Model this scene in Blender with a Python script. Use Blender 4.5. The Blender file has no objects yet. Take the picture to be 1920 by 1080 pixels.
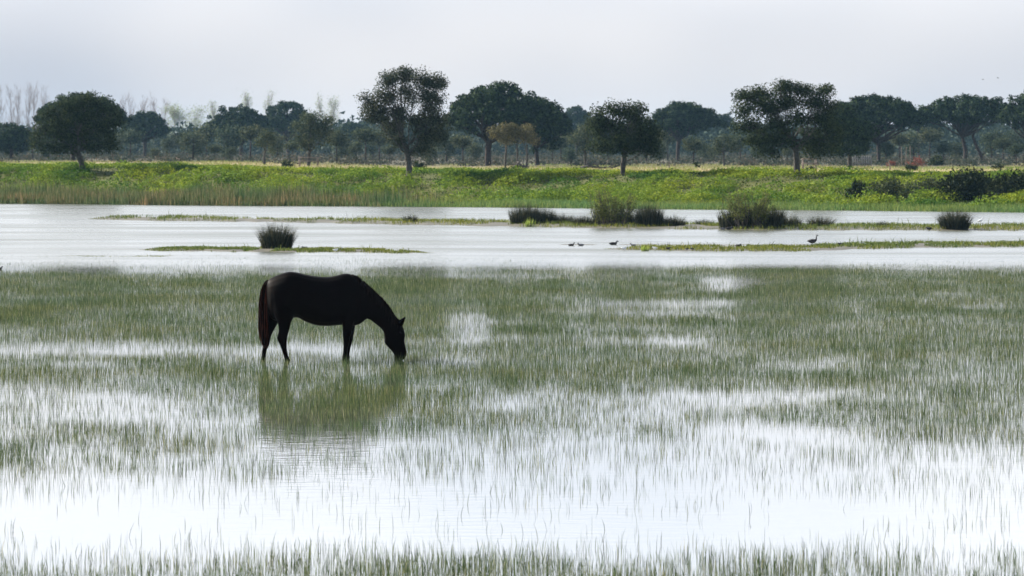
import bpy, math
import numpy as np
from mathutils import Vector

rng = np.random.default_rng(11)
S = bpy.context.scene
COL = S.collection

# ------------------------------------------------------------------ camera
F, H0, CAM_H = 8850.0, 280.0, 3.35          # focal length in photo pixels, horizon row, eye height
PITCH = math.atan((540 - H0) / F)
cam_d = bpy.data.cameras.new('camera')
cam = bpy.data.objects.new('camera', cam_d); COL.objects.link(cam)
cam.location = (0, 0, CAM_H)
cam.rotation_euler = (math.pi / 2 - PITCH, 0, 0)
cam_d.sensor_width = 36.0
cam_d.lens = F / 1920 * 36
cam_d.clip_start = 0.5; cam_d.clip_end = 12000
cam_d.dof.use_dof = True
cam_d.dof.focus_distance = 75.0
cam_d.dof.aperture_fstop = 8.0
S.camera = cam

# ------------------------------------------------------------------ light
SUN_EL = math.radians(28)
SUN_DIR = Vector((-0.84, 0.54, 0)).normalized() * math.cos(SUN_EL) + Vector((0, 0, math.sin(SUN_EL)))
sun_d = bpy.data.lights.new('sun', 'SUN')
sun_d.energy = 5.0; sun_d.angle = math.radians(0.6); sun_d.color = (1.0, 0.94, 0.84)
sun = bpy.data.objects.new('sun', sun_d); COL.objects.link(sun)
sun.rotation_euler = SUN_DIR.to_track_quat('Z', 'Y').to_euler()

W = bpy.data.worlds.new('World'); S.world = W; W.use_nodes = True
nt = W.node_tree; nt.nodes.clear()
wo = nt.nodes.new('ShaderNodeOutputWorld'); bg = nt.nodes.new('ShaderNodeBackground')
sky = nt.nodes.new('ShaderNodeTexSky'); sky.sky_type = 'NISHITA'; sky.sun_disc = False
sky.sun_elevation = SUN_EL
sky.sun_rotation = math.atan2(SUN_DIR.x, SUN_DIR.y)
sky.air_density = 1.0; sky.dust_density = 2.5; sky.ozone_density = 1.0
# thin high cloud veil over the whole sky, thicker near the horizon where one looks through more of it
tc = nt.nodes.new('ShaderNodeTexCoord')
sep = nt.nodes.new('ShaderNodeSeparateXYZ')
nt.links.new(tc.outputs['Generated'], sep.inputs[0])
mp = nt.nodes.new('ShaderNodeMapping'); mp.inputs['Scale'].default_value = (1.0, 1.0, 2.0); mp.inputs['Location'].default_value = (0.0, 0.0, 0.3)
nt.links.new(tc.outputs['Generated'], mp.inputs[0])
cn = nt.nodes.new('ShaderNodeTexNoise'); cn.inputs['Scale'].default_value = 8.0
cn.inputs['Detail'].default_value = 2.0; cn.inputs['Roughness'].default_value = 0.5
nt.links.new(mp.outputs[0], cn.inputs['Vector'])
el = nt.nodes.new('ShaderNodeMapRange'); el.interpolation_type = 'SMOOTHSTEP'; el.inputs['From Min'].default_value = 0.12; el.inputs['From Max'].default_value = 0.42
el.inputs['To Min'].default_value = 0.92; el.inputs['To Max'].default_value = 0.06
nt.links.new(sep.outputs['Z'], el.inputs['Value'])
lift = nt.nodes.new('ShaderNodeMapRange'); lift.interpolation_type = 'SMOOTHSTEP'
lift.inputs['From Min'].default_value = 0.015; lift.inputs['From Max'].default_value = 0.10
lift.inputs['To Min'].default_value = 1.0; lift.inputs['To Max'].default_value = 2.45
nt.links.new(sep.outputs['Z'], lift.inputs['Value'])
cr = nt.nodes.new('ShaderNodeMix'); cr.data_type = 'RGBA'
cf = nt.nodes.new('ShaderNodeMapRange'); cf.inputs['From Min'].default_value = 0.34; cf.inputs['From Max'].default_value = 0.66
nt.links.new(cn.outputs['Fac'], cf.inputs['Value']); nt.links.new(cf.outputs[0], cr.inputs[0])
cr.inputs[6].default_value = (.76, .81, .88, 1); cr.inputs[7].default_value = (1.12, 1.10, 1.08, 1)
vc = nt.nodes.new('ShaderNodeMix'); vc.data_type = 'RGBA'; vc.blend_type = 'MULTIPLY'; vc.inputs[0].default_value = 1.0
vc.inputs[6].default_value = (4.3, 4.42, 4.72, 1)
lm = nt.nodes.new('ShaderNodeVectorMath'); lm.operation = 'SCALE'
nt.links.new(cr.outputs[2], lm.inputs[0]); nt.links.new(lift.outputs[0], lm.inputs['Scale'])
nt.links.new(lm.outputs[0], vc.inputs[7])
mx = nt.nodes.new('ShaderNodeMix'); mx.data_type = 'RGBA'
nt.links.new(el.outputs[0], mx.inputs[0]); nt.links.new(sky.outputs[0], mx.inputs[6]); nt.links.new(vc.outputs[2], mx.inputs[7])
nt.links.new(mx.outputs[2], bg.inputs['Color'])
bg.inputs['Strength'].default_value = 0.061
nt.links.new(bg.outputs[0], wo.inputs['Surface'])

S.view_settings.view_transform = 'Standard'; S.view_settings.look = 'None'
S.view_settings.exposure = 1.5; S.view_settings.gamma = 1.0; S.view_settings.use_curve_mapping = False
S.render.engine = 'CYCLES'
S.cycles.max_bounces = 6; S.cycles.diffuse_bounces = 3; S.cycles.glossy_bounces = 3
S.cycles.transmission_bounces = 3; S.cycles.volume_bounces = 1; S.cycles.transparent_max_bounces = 6
S.cycles.use_denoising = True

# ------------------------------------------------------------------ projection helpers (photo pixel -> place)
CP, SP = math.cos(PITCH), math.sin(PITCH)
def at(px, py, D):
    u = (px - 960) / F; v = (540 - py) / F
    dy = CP + v * SP; dz = -SP + v * CP
    k = D / dy
    return np.array([u * k, D, CAM_H + dz * k])
def at_z(px, py, z=0.0):
    u = (px - 960) / F; v = (540 - py) / F
    dy = CP + v * SP; dz = -SP + v * CP
    k = (z - CAM_H) / dz
    return np.array([u * k, dy * k, z])

# ------------------------------------------------------------------ noise
def _h(ix, iy, seed):
    n = (ix.astype(np.int64) * 374761393 + iy.astype(np.int64) * 668265263 + seed * 974634777) & 0xFFFFFFFF
    n = ((n ^ (n >> 13)) * 1274126177) & 0xFFFFFFFF
    n = n ^ (n >> 16)
    return (n & 0xFFFF) / 65535.0
def vnoise(x, y, seed=0):
    x = np.asarray(x, float); y = np.asarray(y, float)
    ix = np.floor(x); iy = np.floor(y); fx = x - ix; fy = y - iy
    fx = fx * fx * (3 - 2 * fx); fy = fy * fy * (3 - 2 * fy)
    a = _h(ix, iy, seed); b = _h(ix + 1, iy, seed); c = _h(ix, iy + 1, seed); d = _h(ix + 1, iy + 1, seed)
    return (a * (1 - fx) + b * fx) * (1 - fy) + (c * (1 - fx) + d * fx) * fy
def fbm(x, y, seed=0, oct=3):
    t = 0; a = 0.5; s = 0
    for i in range(oct):
        t = t + a * vnoise(x * 2 ** i, y * 2 ** i, seed + i * 17); s += a; a *= 0.5
    return t / s
def sstep(a, b, x):
    t = np.clip((np.asarray(x, float) - a) / (b - a), 0, 1)
    return t * t * (3 - 2 * t)

# ------------------------------------------------------------------ terrain height
def shore(x):
    x = np.asarray(x, float)
    return 270.5 - 0.70 * np.clip(x, -60, 60) + 1.6 * (vnoise(x * 0.12, 0 * x, 5) - 0.5) * 2
def ground(x, y):
    x = np.asarray(x, float); y = np.asarray(y, float)
    s = y - shore(x)
    z = np.interp(s, [-40, -12, -1.5, 0, 3, 8, 12.5, 15, 18, 21, 24, 30, 40, 4000], [-0.45, -0.4, -0.08, 0.02, 0.10, 0.22, 0.36, 0.70, 1.20, 1.62, 1.80, 1.80, 1.68, 1.68])
    up = 0.35 * sstep(-8, -30, x) * sstep(12, 24, s) * (1 - 0.6 * sstep(300, 800, s))
    nz = 0.18 * (fbm(x * 0.07, y * 0.05, 3) - 0.5) * sstep(5, 20, s) * (1 - sstep(500, 900, s))
    return z + up + nz
def gpt(px, D):
    x = (px - 960) / F * D * 1.0004
    return np.array([x, D, float(ground(x, D))])
def ghit(px, py):
    lo, hi = 262.0, 1500.0
    for _ in range(50):
        m = (lo + hi) / 2
        g = gpt(px, m)
        prow = H0 + (CAM_H - g[2]) / m * F
        if prow > py: lo = m
        else: hi = m
    return gpt(px, (lo + hi) / 2)

# ------------------------------------------------------------------ mesh helpers
class MB:
    """collects polygons (arrays of quads / tris) into one mesh"""
    def __init__(s): s.V = []; s.L = []; s.T = []; s.n = 0; s.mi = []
    def add(s, V, Fc, mi=0):
        V = np.asarray(V, float); Fc = np.asarray(Fc, int)
        s.V.append(V); s.L.append((Fc + s.n).ravel()); s.T.append(np.full(len(Fc), Fc.shape[1]))
        s.mi.append(np.full(len(Fc), mi)); s.n += len(V)
    def mesh(s, name, smooth=False):
        V = np.concatenate(s.V); L = np.concatenate(s.L); T = np.concatenate(s.T)
        me = bpy.data.meshes.new(name)
        me.vertices.add(len(V)); me.vertices.foreach_set('co', V.astype(np.float32).ravel())
        me.loops.add(len(L)); me.loops.foreach_set('vertex_index', L.astype(np.int32))
        me.polygons.add(len(T))
        me.polygons.foreach_set('loop_start', np.concatenate([[0], np.cumsum(T)[:-1]]).astype(np.int32))
        me.polygons.foreach_set('material_index', np.concatenate(s.mi).astype(np.int32))
        if smooth: me.polygons.foreach_set('use_smooth', np.ones(len(T), bool))
        me.update(calc_edges=True); me.validate()
        return me
def link(name, me, mats, parent=None, loc=None):
    o = bpy.data.objects.new(name, me); COL.objects.link(o)
    if mats is not None and me is not None and not me.materials:
        for m in (mats if isinstance(mats, (list, tuple)) else [mats]): me.materials.append(m)
    if parent is not None: o.parent = parent
    if loc is not None: o.location = loc
    return o
def empty(name, loc):
    o = bpy.data.objects.new(name, None); COL.objects.link(o); o.location = tuple(loc); o.empty_display_size = 0.3
    return o
def tag(o, label, cat, group=None, kind=None):
    o['label'] = label; o['category'] = cat
    if group: o['group'] = group
    if kind: o['kind'] = kind
    return o

def unit(v): return v / (np.linalg.norm(v, axis=-1, keepdims=True) + 1e-12)
def leaves(mb, C, size, up=0.3, aspect=0.6, mi=0, rg=None, N=None, nb=1.2):
    """leaf-sized pointed faces round the centres C"""
    rg = rg or rng
    C = np.asarray(C, float); n = len(C)
    nrm = rg.normal(size=(n, 3)); nrm[:, 2] = nrm[:, 2] * 0.9 + up
    if N is not None: nrm = nrm + N * nb
    nrm = unit(nrm)
    a = unit(np.cross(nrm, unit(rg.normal(size=(n, 3))))); b = np.cross(nrm, a)
    s = (np.asarray(size) * rg.uniform(0.6, 1.3, n))[:, None]
    w = s * aspect * rg.uniform(.4, .6, n)[:, None]; sk = s * rg.normal(0, .12, n)[:, None]
    V = np.stack([C - a * s * .5 - b * w, C - a * (s * .5 - sk) + b * w, C + a * s * .5], 1)
    mb.add(V.reshape(-1, 3), np.arange(3 * n).reshape(n, 3), mi)
def blades(mb, B, h, w, lean=0.25, droop=0.12, mi=0, az=None, rg=None):
    """grass blades: one quad and one tip triangle each"""
    rg = rg or rng
    n = len(B)
    if n == 0: return
    az = rg.uniform(0, 2 * np.pi, n) if az is None else az
    ln = np.abs(rg.normal(0, lean, n)); d = np.stack([np.cos(az), np.sin(az), 0 * az], 1)
    wa = rg.uniform(0, 2 * np.pi, n); wv = np.stack([np.cos(wa), np.sin(wa), 0 * wa], 1)
    h = np.broadcast_to(h, n)[:, None]; w = np.broadcast_to(w, n)[:, None]
    up = np.array([[0, 0, 1.]])
    m = B + up * h * .55 + d * h * ln[:, None] * .45
    t = B + up * h * (1 - .3 * ln[:, None] ** 2) + d * h * (ln[:, None] + droop)
    V = np.stack([B - wv * w * .5, B + wv * w * .5, m - wv * w * .45, m + wv * w * .45, t], 1).reshape(-1, 3)
    i = np.arange(n)[:, None] * 5
    mb.add(V, i + np.array([[0, 1, 3, 2]]), mi)
    # tips share the mid points
    mb.V.append(np.zeros((0, 3))); Fc = (i + np.array([[2, 3, 4]])) + mb.n - 5 * n
    mb.L.append(Fc.ravel()); mb.T.append(np.full(n, 3)); mb.mi.append(np.full(n, mi))
def thin_blades(mb, B, h, w, lean=0.25, rg=None):
    """grass blades too fine to show a bend: one tapering face each"""
    rg = rg or rng
    n = len(B)
    if n == 0: return
    az = rg.uniform(0, 2 * np.pi, n); ln = rg.normal(0, lean, n); wa = rg.uniform(0, 2 * np.pi, n)
    d = np.stack([np.cos(az) * ln * h, np.sin(az) * ln * h, h * np.ones(n)], 1)
    wv = np.stack([np.cos(wa), np.sin(wa), 0 * wa], 1) * np.broadcast_to(w, n)[:, None] * .62
    mb.add(np.stack([B - wv, B + wv, B + d], 1).reshape(-1, 3), np.arange(3 * n).reshape(n, 3))
def tube(mb, P, R, sides=6, mi=0, cap=True):
    P = np.asarray(P, float); R = np.broadcast_to(np.asarray(R, float), len(P))
    T = unit(np.gradient(P, axis=0)); ref = np.array([0.3, 1, 0.2]) if abs(T[0][1]) < .9 else np.array([1., 0, 0])
    A = unit(np.cross(T, ref)); Bv = np.cross(T, A)
    th = np.arange(sides) / sides * 2 * np.pi
    V = P[:, None] + R[:, None, None] * (A[:, None] * np.cos(th)[None, :, None] + Bv[:, None] * np.sin(th)[None, :, None])
    m = len(P); V = V.reshape(-1, 3)
    q = []
    j = np.arange(sides); k = (j + 1) % sides
    for r in range(m - 1):
        q.append(np.stack([r * sides + j, r * sides + k, (r + 1) * sides + k, (r + 1) * sides + j], 1))
    off = mb.n
    mb.add(V, np.concatenate(q), mi)
    if cap:
        for r in (0, m - 1):
            mb.V.append(np.zeros((0, 3))); mb.L.append(off + r * sides + (j[::-1] if r == 0 else j)); mb.T.append(np.array([sides])); mb.mi.append(np.array([mi]))
def bend(a, b, n=5, amt=0.12, rg=None):
    rg = rg or rng
    a = np.asarray(a, float); b = np.asarray(b, float)
    t = np.linspace(0, 1, n)[:, None]; L = np.linalg.norm(b - a)
    o = rg.normal(size=3) * amt * L
    P = a + (b - a) * t + np.sin(t * np.pi) * o + rg.normal(size=(n, 3)) * L * 0.02 * np.sin(t * np.pi)
    return P
def box(mb, c, s, mi=0):
    c = np.asarray(c, float); s = np.asarray(s, float) / 2
    V = np.array([[x, y, z] for x in (-1, 1) for y in (-1, 1) for z in (-1, 1)]) * s + c
    mb.add(V, [[0, 1, 3, 2], [4, 6, 7, 5], [0, 4, 5, 1], [2, 3, 7, 6], [0, 2, 6, 4], [1, 5, 7, 3]], mi)

# ------------------------------------------------------------------ materials
def new_mat(name):
    m = bpy.data.materials.new(name); m.use_nodes = True
    t = m.node_tree; t.nodes.clear()
    out = t.nodes.new('ShaderNodeOutputMaterial')
    return m, t, out
def ramp(t, stops, interp='LINEAR'):
    r = t.nodes.new('ShaderNodeValToRGB'); r.color_ramp.interpolation = interp
    e = r.color_ramp.elements
    while len(e) < len(stops): e.new(0.5)
    for i, (p, c) in enumerate(stops):
        e[i].position = p; e[i].color = (*c, 1)
    return r
def leaf_mat(name, stops, trans=0.25, patch=None, pscale=0.4, rough=0.7, spec=0.04):
    """leaf colours vary from leaf to leaf (per island) and, with patch, from bush to bush"""
    m, t, out = new_mat(name)
    g = t.nodes.new('ShaderNodeNewGeometry')
    r = ramp(t, stops); t.links.new(g.outputs['Random Per Island'], r.inputs[0])
    col = r.outputs[0]
    if patch:
        n = t.nodes.new('ShaderNodeTexNoise'); n.inputs['Scale'].default_value = pscale; n.inputs['Detail'].default_value = 3
        t.links.new(g.outputs['Position'], n.inputs['Vector'])
        r2 = ramp(t, patch); t.links.new(n.outputs['Fac'], r2.inputs[0])
        x = t.nodes.new('ShaderNodeMix'); x.data_type = 'RGBA'; x.blend_type = 'MULTIPLY'; x.inputs[0].default_value = 1
        t.links.new(col, x.inputs[6]); t.links.new(r2.outputs[0], x.inputs[7]); col = x.outputs[2]
    p = t.nodes.new('ShaderNodeBsdfPrincipled'); p.inputs['Roughness'].default_value = rough
    p.inputs['Specular IOR Level'].default_value = spec
    t.links.new(col, p.inputs['Base Color'])
    tr = t.nodes.new('ShaderNodeBsdfTranslucent'); t.links.new(col, tr.inputs['Color'])
    ms = t.nodes.new('ShaderNodeMixShader'); ms.inputs[0].default_value = trans
    t.links.new(p.outputs[0], ms.inputs[1]); t.links.new(tr.outputs[0], ms.inputs[2])
    t.links.new(ms.outputs[0], out.inputs[0])
    return m
def plain_mat(name, c1, c2, scale=8.0, rough=0.8, spec=0.2, bump=0.0):
    m, t, out = new_mat(name)
    tc = t.nodes.new('ShaderNodeTexCoord')
    n = t.nodes.new('ShaderNodeTexNoise'); n.inputs['Scale'].default_value = scale; n.inputs['Detail'].default_value = 5
    t.links.new(tc.outputs['Object'], n.inputs['Vector'])
    r = ramp(t, [(0.3, c1), (0.7, c2)]); t.links.new(n.outputs['Fac'], r.inputs[0])
    p = t.nodes.new('ShaderNodeBsdfPrincipled'); p.inputs['Roughness'].default_value = rough
    p.inputs['Specular IOR Level'].default_value = spec
    t.links.new(r.outputs[0], p.inputs['Base Color'])
    if bump:
        b = t.nodes.new('ShaderNodeBump'); b.inputs['Strength'].default_value = bump; b.inputs['Distance'].default_value = 0.02
        t.links.new(n.outputs['Fac'], b.inputs['Height']); t.links.new(b.outputs[0], p.inputs['Normal'])
    t.links.new(p.outputs[0], out.inputs[0])
    return m

M = {}
M['oak'] = leaf_mat('oak_leaf', [(0, (.012, .021, .012)), (.5, (.025, .040, .017)), (1, (.062, .082, .034))], .22, [(.3, (.8, .85, .9)), (.7, (1.15, 1.05, .9))], .8)
M['oak_grey'] = leaf_mat('grey_oak_leaf', [(0, (.020, .027, .019)), (.5, (.040, .051, .031)), (1, (.088, .092, .056))], .22, [(.35, (.8, .9, .9)), (.65, (1.12, 1.02, .9))], .7)
M['oak_dry'] = leaf_mat('dry_oak_leaf', [(0, (.05, .052, .026)), (.5, (.10, .095, .04)), (1, (.17, .14, .07))], .25)
M['pine'] = leaf_mat('pine_needles', [(0, (.007, .015, .010)), (.5, (.016, .031, .015)), (1, (.045, .072, .025))], .12)
M['young'] = leaf_mat('young_tree_leaf', [(0, (.022, .036, .024)), (.5, (.048, .066, .040)), (1, (.11, .125, .07))], .25, [(.35, (.8, .9, .95)), (.65, (1.2, 1.05, .85))], .05)
M['pale'] = leaf_mat('pale_spring_leaf', [(0, (.16, .20, .12)), (1, (.30, .34, .22))], .4)
M['bark'] = plain_mat('oak_bark', (.03, .028, .026), (.085, .077, .068), 6, .9, .1, .4)
M['pinebark'] = plain_mat('pine_bark', (.022, .017, .016), (.055, .042, .037), 4, .9, .1, .3)
M['twig'] = plain_mat('bare_twig', (.16, .14, .14), (.24, .21, .21), 3, .9, .1)
M['wood'] = plain_mat('weathered_wood', (.10, .08, .07), (.22, .18, .15), 9, .85, .15)
M['whitewood'] = plain_mat('pale_fence_paint', (.14, .135, .13), (.22, .21, .20), 9, .7, .2)
M['bank'] = leaf_mat('bank_leaf', [(0, (.07, .12, .016)), (.5, (.15, .22, .025)), (1, (.225, .285, .035))], .25,
                     [(.38, (.30, .50, .48)), (.5, (.95, 1, .95)), (.64, (1.22, 1.08, .7))], .2)
M['creeper_shade'] = leaf_mat('creeper_shade_leaf', [(0, (.018, .038, .012)), (.6, (.042, .078, .018)), (1, (.11, .14, .03))], .2, [(.36, (.7, .85, .8)), (.64, (1.3, 1.1, .8))], .2)  # green of the low growth, with the shade between bushes put into the colour
M['bramble'] = leaf_mat('bramble_leaf', [(0, (.018, .03, .016)), (.6, (.045, .06, .026)), (1, (.11, .12, .05))], .2)
M['dark_bramble'] = leaf_mat('dark_bramble_leaf', [(0, (.006, .012, .007)), (.7, (.018, .028, .012)), (1, (.055, .065, .025))], .15)
M['reed'] = leaf_mat('reed_blade', [(0, (.03, .05, .022)), (.45, (.085, .105, .045)), (.75, (.15, .135, .075)), (1, (.26, .21, .13))], .3,
                     [(.35, (.55, .95, .7)), (.65, (1.25, 1.0, .9))], .35)
M['fringe'] = leaf_mat('fringe_grass', [(0, (.05, .10, .035)), (.5, (.12, .19, .055)), (1, (.22, .25, .09))], .3,
                       [(.35, (.75, .95, 1.0)), (.65, (1.15, 1.0, .75))], .15)
M['dry'] = leaf_mat('dry_grass', [(0, (.18, .15, .07)), (.6, (.29, .25, .12)), (1, (.36, .31, .18))], .3, [(.40, (.62, .95, .45)), (.58, (1, 1, 1))], .06)
M['heath'] = leaf_mat('heath_scrub', [(0, (.03, .04, .03)), (.6, (.06, .066, .048)), (1, (.095, .085, .065))], .2, [(.35, (.8, .95, .9)), (.65, (1.2, 1, .95))], .05)
M['farwood'] = leaf_mat('far_wood_leaf', [(0, (.014, .025, .020)), (1, (.045, .065, .045))], .15, [(.35, (.7, .8, .8)), (.65, (1.2, 1.1, 1))], .03)
M['marsh'] = leaf_mat('marsh_grass', [(0, (.009, .019, .009)), (.4, (.042, .070, .030)), (.75, (.088, .126, .052)), (.93, (.16, .17, .085)), (1, (.34, .34, .25))], .3,
                      [(.35, (.8, .92, .9)), (.65, (1.15, 1.05, .85))], .35)
M['islet_grass'] = leaf_mat('islet_grass', [(0, (.05, .075, .02)), (.5, (.11, .15, .035)), (1, (.20, .21, .06))], .3, [(.35, (.7, .8, .9)), (.65, (1.2, 1.05, .8))], .1)
M['rush'] = leaf_mat('rush_blade', [(0, (.012, .018, .012)), (.6, (.034, .04, .024)), (1, (.13, .12, .07))], .2)
M['tamarisk'] = leaf_mat('feathery_green', [(0, (.04, .055, .016)), (.5, (.095, .115, .03)), (1, (.18, .19, .055))], .3)
M['iris'] = leaf_mat('bright_blade', [(0, (.16, .24, .04)), (1, (.36, .42, .10))], .35)
M['rust'] = leaf_mat('rusty_leaf', [(0, (.10, .035, .028)), (1, (.28, .10, .07))], .25)
M['mud'] = plain_mat('wet_mud', (.055, .05, .035), (.10, .09, .06), .8, .6, .35, .3)
M['coat'] = plain_mat('black_bay_coat', (.002, .0013, .0012), (.0038, .0021, .0018), 5, .55, .02)
M['hoof'] = plain_mat('hoof', (.02, .018, .016), (.04, .035, .03), 5, .5, .3)
M['tail'] = leaf_mat('tail_hair', [(0, (.005, .003, .0025)), (.55, (.016, .006, .0045)), (.85, (.05, .015, .010)), (1, (.16, .05, .03))], .3)
M['mane'] = leaf_mat('mane_hair', [(0, (.005, .004, .004)), (1, (.018, .012, .01))], .1)
M['eye'] = plain_mat('eye', (.004, .003, .003), (.006, .005, .004), 4, .1, .5)
M['dark_feather'] = plain_mat('dark_feather', (.018, .018, .022), (.05, .045, .045), 9, .7, .2)
M['grey_feather'] = plain_mat('grey_feather', (.10, .10, .11), (.20, .19, .19), 9, .7, .2)
M['white_feather'] = plain_mat('white_feather', (.70, .70, .70), (.82, .82, .81), 9, .7, .2)
M['bill'] = plain_mat('bill', (.10, .07, .03), (.16, .10, .05), 9, .5, .3)

# ------------------------------------------------------------------ ground sheet
def ground_sheet():
    ys = np.concatenate([np.linspace(-400, 200, 13), np.arange(206, 250, 4), np.arange(250, 380, 1.2), np.geomspace(381, 6000, 90)])
    xs = np.concatenate([-np.geomspace(3000, 62, 24), np.arange(-60, 60.1, 1.5), np.geomspace(62, 3000, 24)])
    X, Y = np.meshgrid(xs, ys)
    Z = ground(X, Y)
    V = np.stack([X, Y, Z], -1).reshape(-1, 3); nx = len(xs); ny = len(ys)
    i = (np.arange(ny - 1)[:, None] * nx + np.arange(nx - 1)[None]).ravel()
    mb = MB(); mb.add(V, np.stack([i, i + 1, i + nx + 1, i + nx], 1))
    me = mb.mesh('ground', True)
    # land cover: 0 lake bed / mud, 0.33 green bank soil, 0.66 dry grass, 1 heath
    s = (Y - shore(X)).ravel(); nse = (fbm(X * .05, Y * .03, 9).ravel() - .5)
    cov = np.interp(s + nse * 14, [-3, 1, 30, 40, 150, 210], [0, .33, .33, .66, .66, 1.0])
    a = me.color_attributes.new('cover', 'FLOAT_COLOR', 'POINT')
    a.data.foreach_set('color', np.stack([cov, cov, cov, np.ones_like(cov)], 1).astype(np.float32).ravel())
    m, t, out = new_mat('ground_soil')
    at_ = t.nodes.new('ShaderNodeAttribute'); at_.attribute_name = 'cover'
    r = ramp(t, [(0, (.05, .045, .03)), (.33, (.09, .10, .03)), (.66, (.28, .235, .12)), (1, (.075, .07, .05))])
    t.links.new(at_.outputs['Fac'], r.inputs[0])
    g = t.nodes.new('ShaderNodeNewGeometry'); n = t.nodes.new('ShaderNodeTexNoise'); n.inputs['Scale'].default_value = .35; n.inputs['Detail'].default_value = 6
    t.links.new(g.outputs['Position'], n.inputs['Vector'])
    r2 = ramp(t, [(.3, (.7, .72, .65)), (.7, (1.15, 1.1, 1.05))]); t.links.new(n.outputs['Fac'], r2.inputs[0])
    x = t.nodes.new('ShaderNodeMix'); x.data_type = 'RGBA'; x.blend_type = 'MULTIPLY'; x.inputs[0].default_value = 1
    t.links.new(r.outputs[0], x.inputs[6]); t.links.new(r2.outputs[0], x.inputs[7])
    p = t.nodes.new('ShaderNodeBsdfPrincipled'); p.inputs['Roughness'].default_value = .9; p.inputs['Specular IOR Level'].default_value = .1
    t.links.new(x.outputs[2], p.inputs['Base Color']); t.links.new(p.outputs[0], out.inputs[0])
    o = link('ground', me, m)
    tag(o, 'low grassy bank and dry plain beyond the flooded marsh', 'ground', kind='structure')
ground_sheet()

def water_sheet():
    mb = MB()
    V = [(-900, -300, 0), (900, -300, 0), (900, 330, 0), (-900, 330, 0)]
    mb.add(V, [[0, 1, 2, 3]])
    m, t, out = new_mat('marsh_water')
    g = t.nodes.new('ShaderNodeNewGeometry')
    sp = t.nodes.new('ShaderNodeSeparateXYZ'); t.links.new(g.outputs['Position'], sp.inputs[0])
    # the grass-filled shallows lie calm, the open lagoon behind them is wind-rippled
    mr = t.nodes.new('ShaderNodeMapRange'); mr.inputs['From Min'].default_value = 132; mr.inputs['From Max'].default_value = 150
    mr.inputs['To Min'].default_value = 0.0; mr.inputs['To Max'].default_value = 1.0
    t.links.new(sp.outputs['Y'], mr.inputs['Value'])
    n1 = t.nodes.new('ShaderNodeTexNoise'); n1.inputs['Scale'].default_value = 5.0; n1.inputs['Detail'].default_value = 3
    mp = t.nodes.new('ShaderNodeMapping'); mp.inputs['Scale'].default_value = (.45, 1.0, 1.0)
    t.links.new(g.outputs['Position'], mp.inputs[0]); t.links.new(mp.outputs[0], n1.inputs['Vector'])
    n2 = t.nodes.new('ShaderNodeTexNoise'); n2.inputs['Scale'].default_value = .12; n2.inputs['Detail'].default_value = 3
    mp2 = t.nodes.new('ShaderNodeMapping'); mp2.inputs['Scale'].default_value = (.5, 1.3, 1.0)
    t.links.new(g.outputs['Position'], mp2.inputs[0]); t.links.new(mp2.outputs[0], n2.inputs['Vector'])
    gust = t.nodes.new('ShaderNodeMapRange'); gust.inputs['From Min'].default_value = .35; gust.inputs['From Max'].default_value = .65
    gust.inputs['To Min'].default_value = .55; gust.inputs['To Max'].default_value = 1.2
    t.links.new(n2.outputs['Fac'], gust.inputs['Value'])
    mul = t.nodes.new('ShaderNodeMath'); mul.operation = 'MULTIPLY'; t.links.new(mr.outputs[0], mul.inputs[0]); t.links.new(gust.outputs[0], mul.inputs[1])
    st = t.nodes.new('ShaderNodeMath'); st.operation = 'MULTIPLY_ADD'; st.inputs[1].default_value = .5; st.inputs[2].default_value = .09
    t.links.new(mul.outputs[0], st.inputs[0])
    b = t.nodes.new('ShaderNodeBump'); b.inputs['Distance'].default_value = .03
    t.links.new(st.outputs[0], b.inputs['Strength']); t.links.new(n1.outputs['Fac'], b.inputs['Height'])
    rg_ = t.nodes.new('ShaderNodeMath'); rg_.operation = 'MULTIPLY_ADD'; rg_.inputs[1].default_value = .24; rg_.inputs[2].default_value = .045
    t.links.new(mul.outputs[0], rg_.inputs[0])
    p = t.nodes.new('ShaderNodeBsdfPrincipled')
    p.inputs['Base Color'].default_value = (.095, .098, .072, 1)
    p.inputs['IOR'].default_value = 1.333
    t.links.new(rg_.outputs[0], p.inputs['Roughness']); t.links.new(b.outputs[0], p.inputs['Normal'])
    t.links.new(p.outputs[0], out.inputs[0])
    o = link('water', mb.mesh('water'), m)
    tag(o, 'pale still floodwater mirroring the white sky', 'water', kind='structure')
water_sheet()

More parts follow.
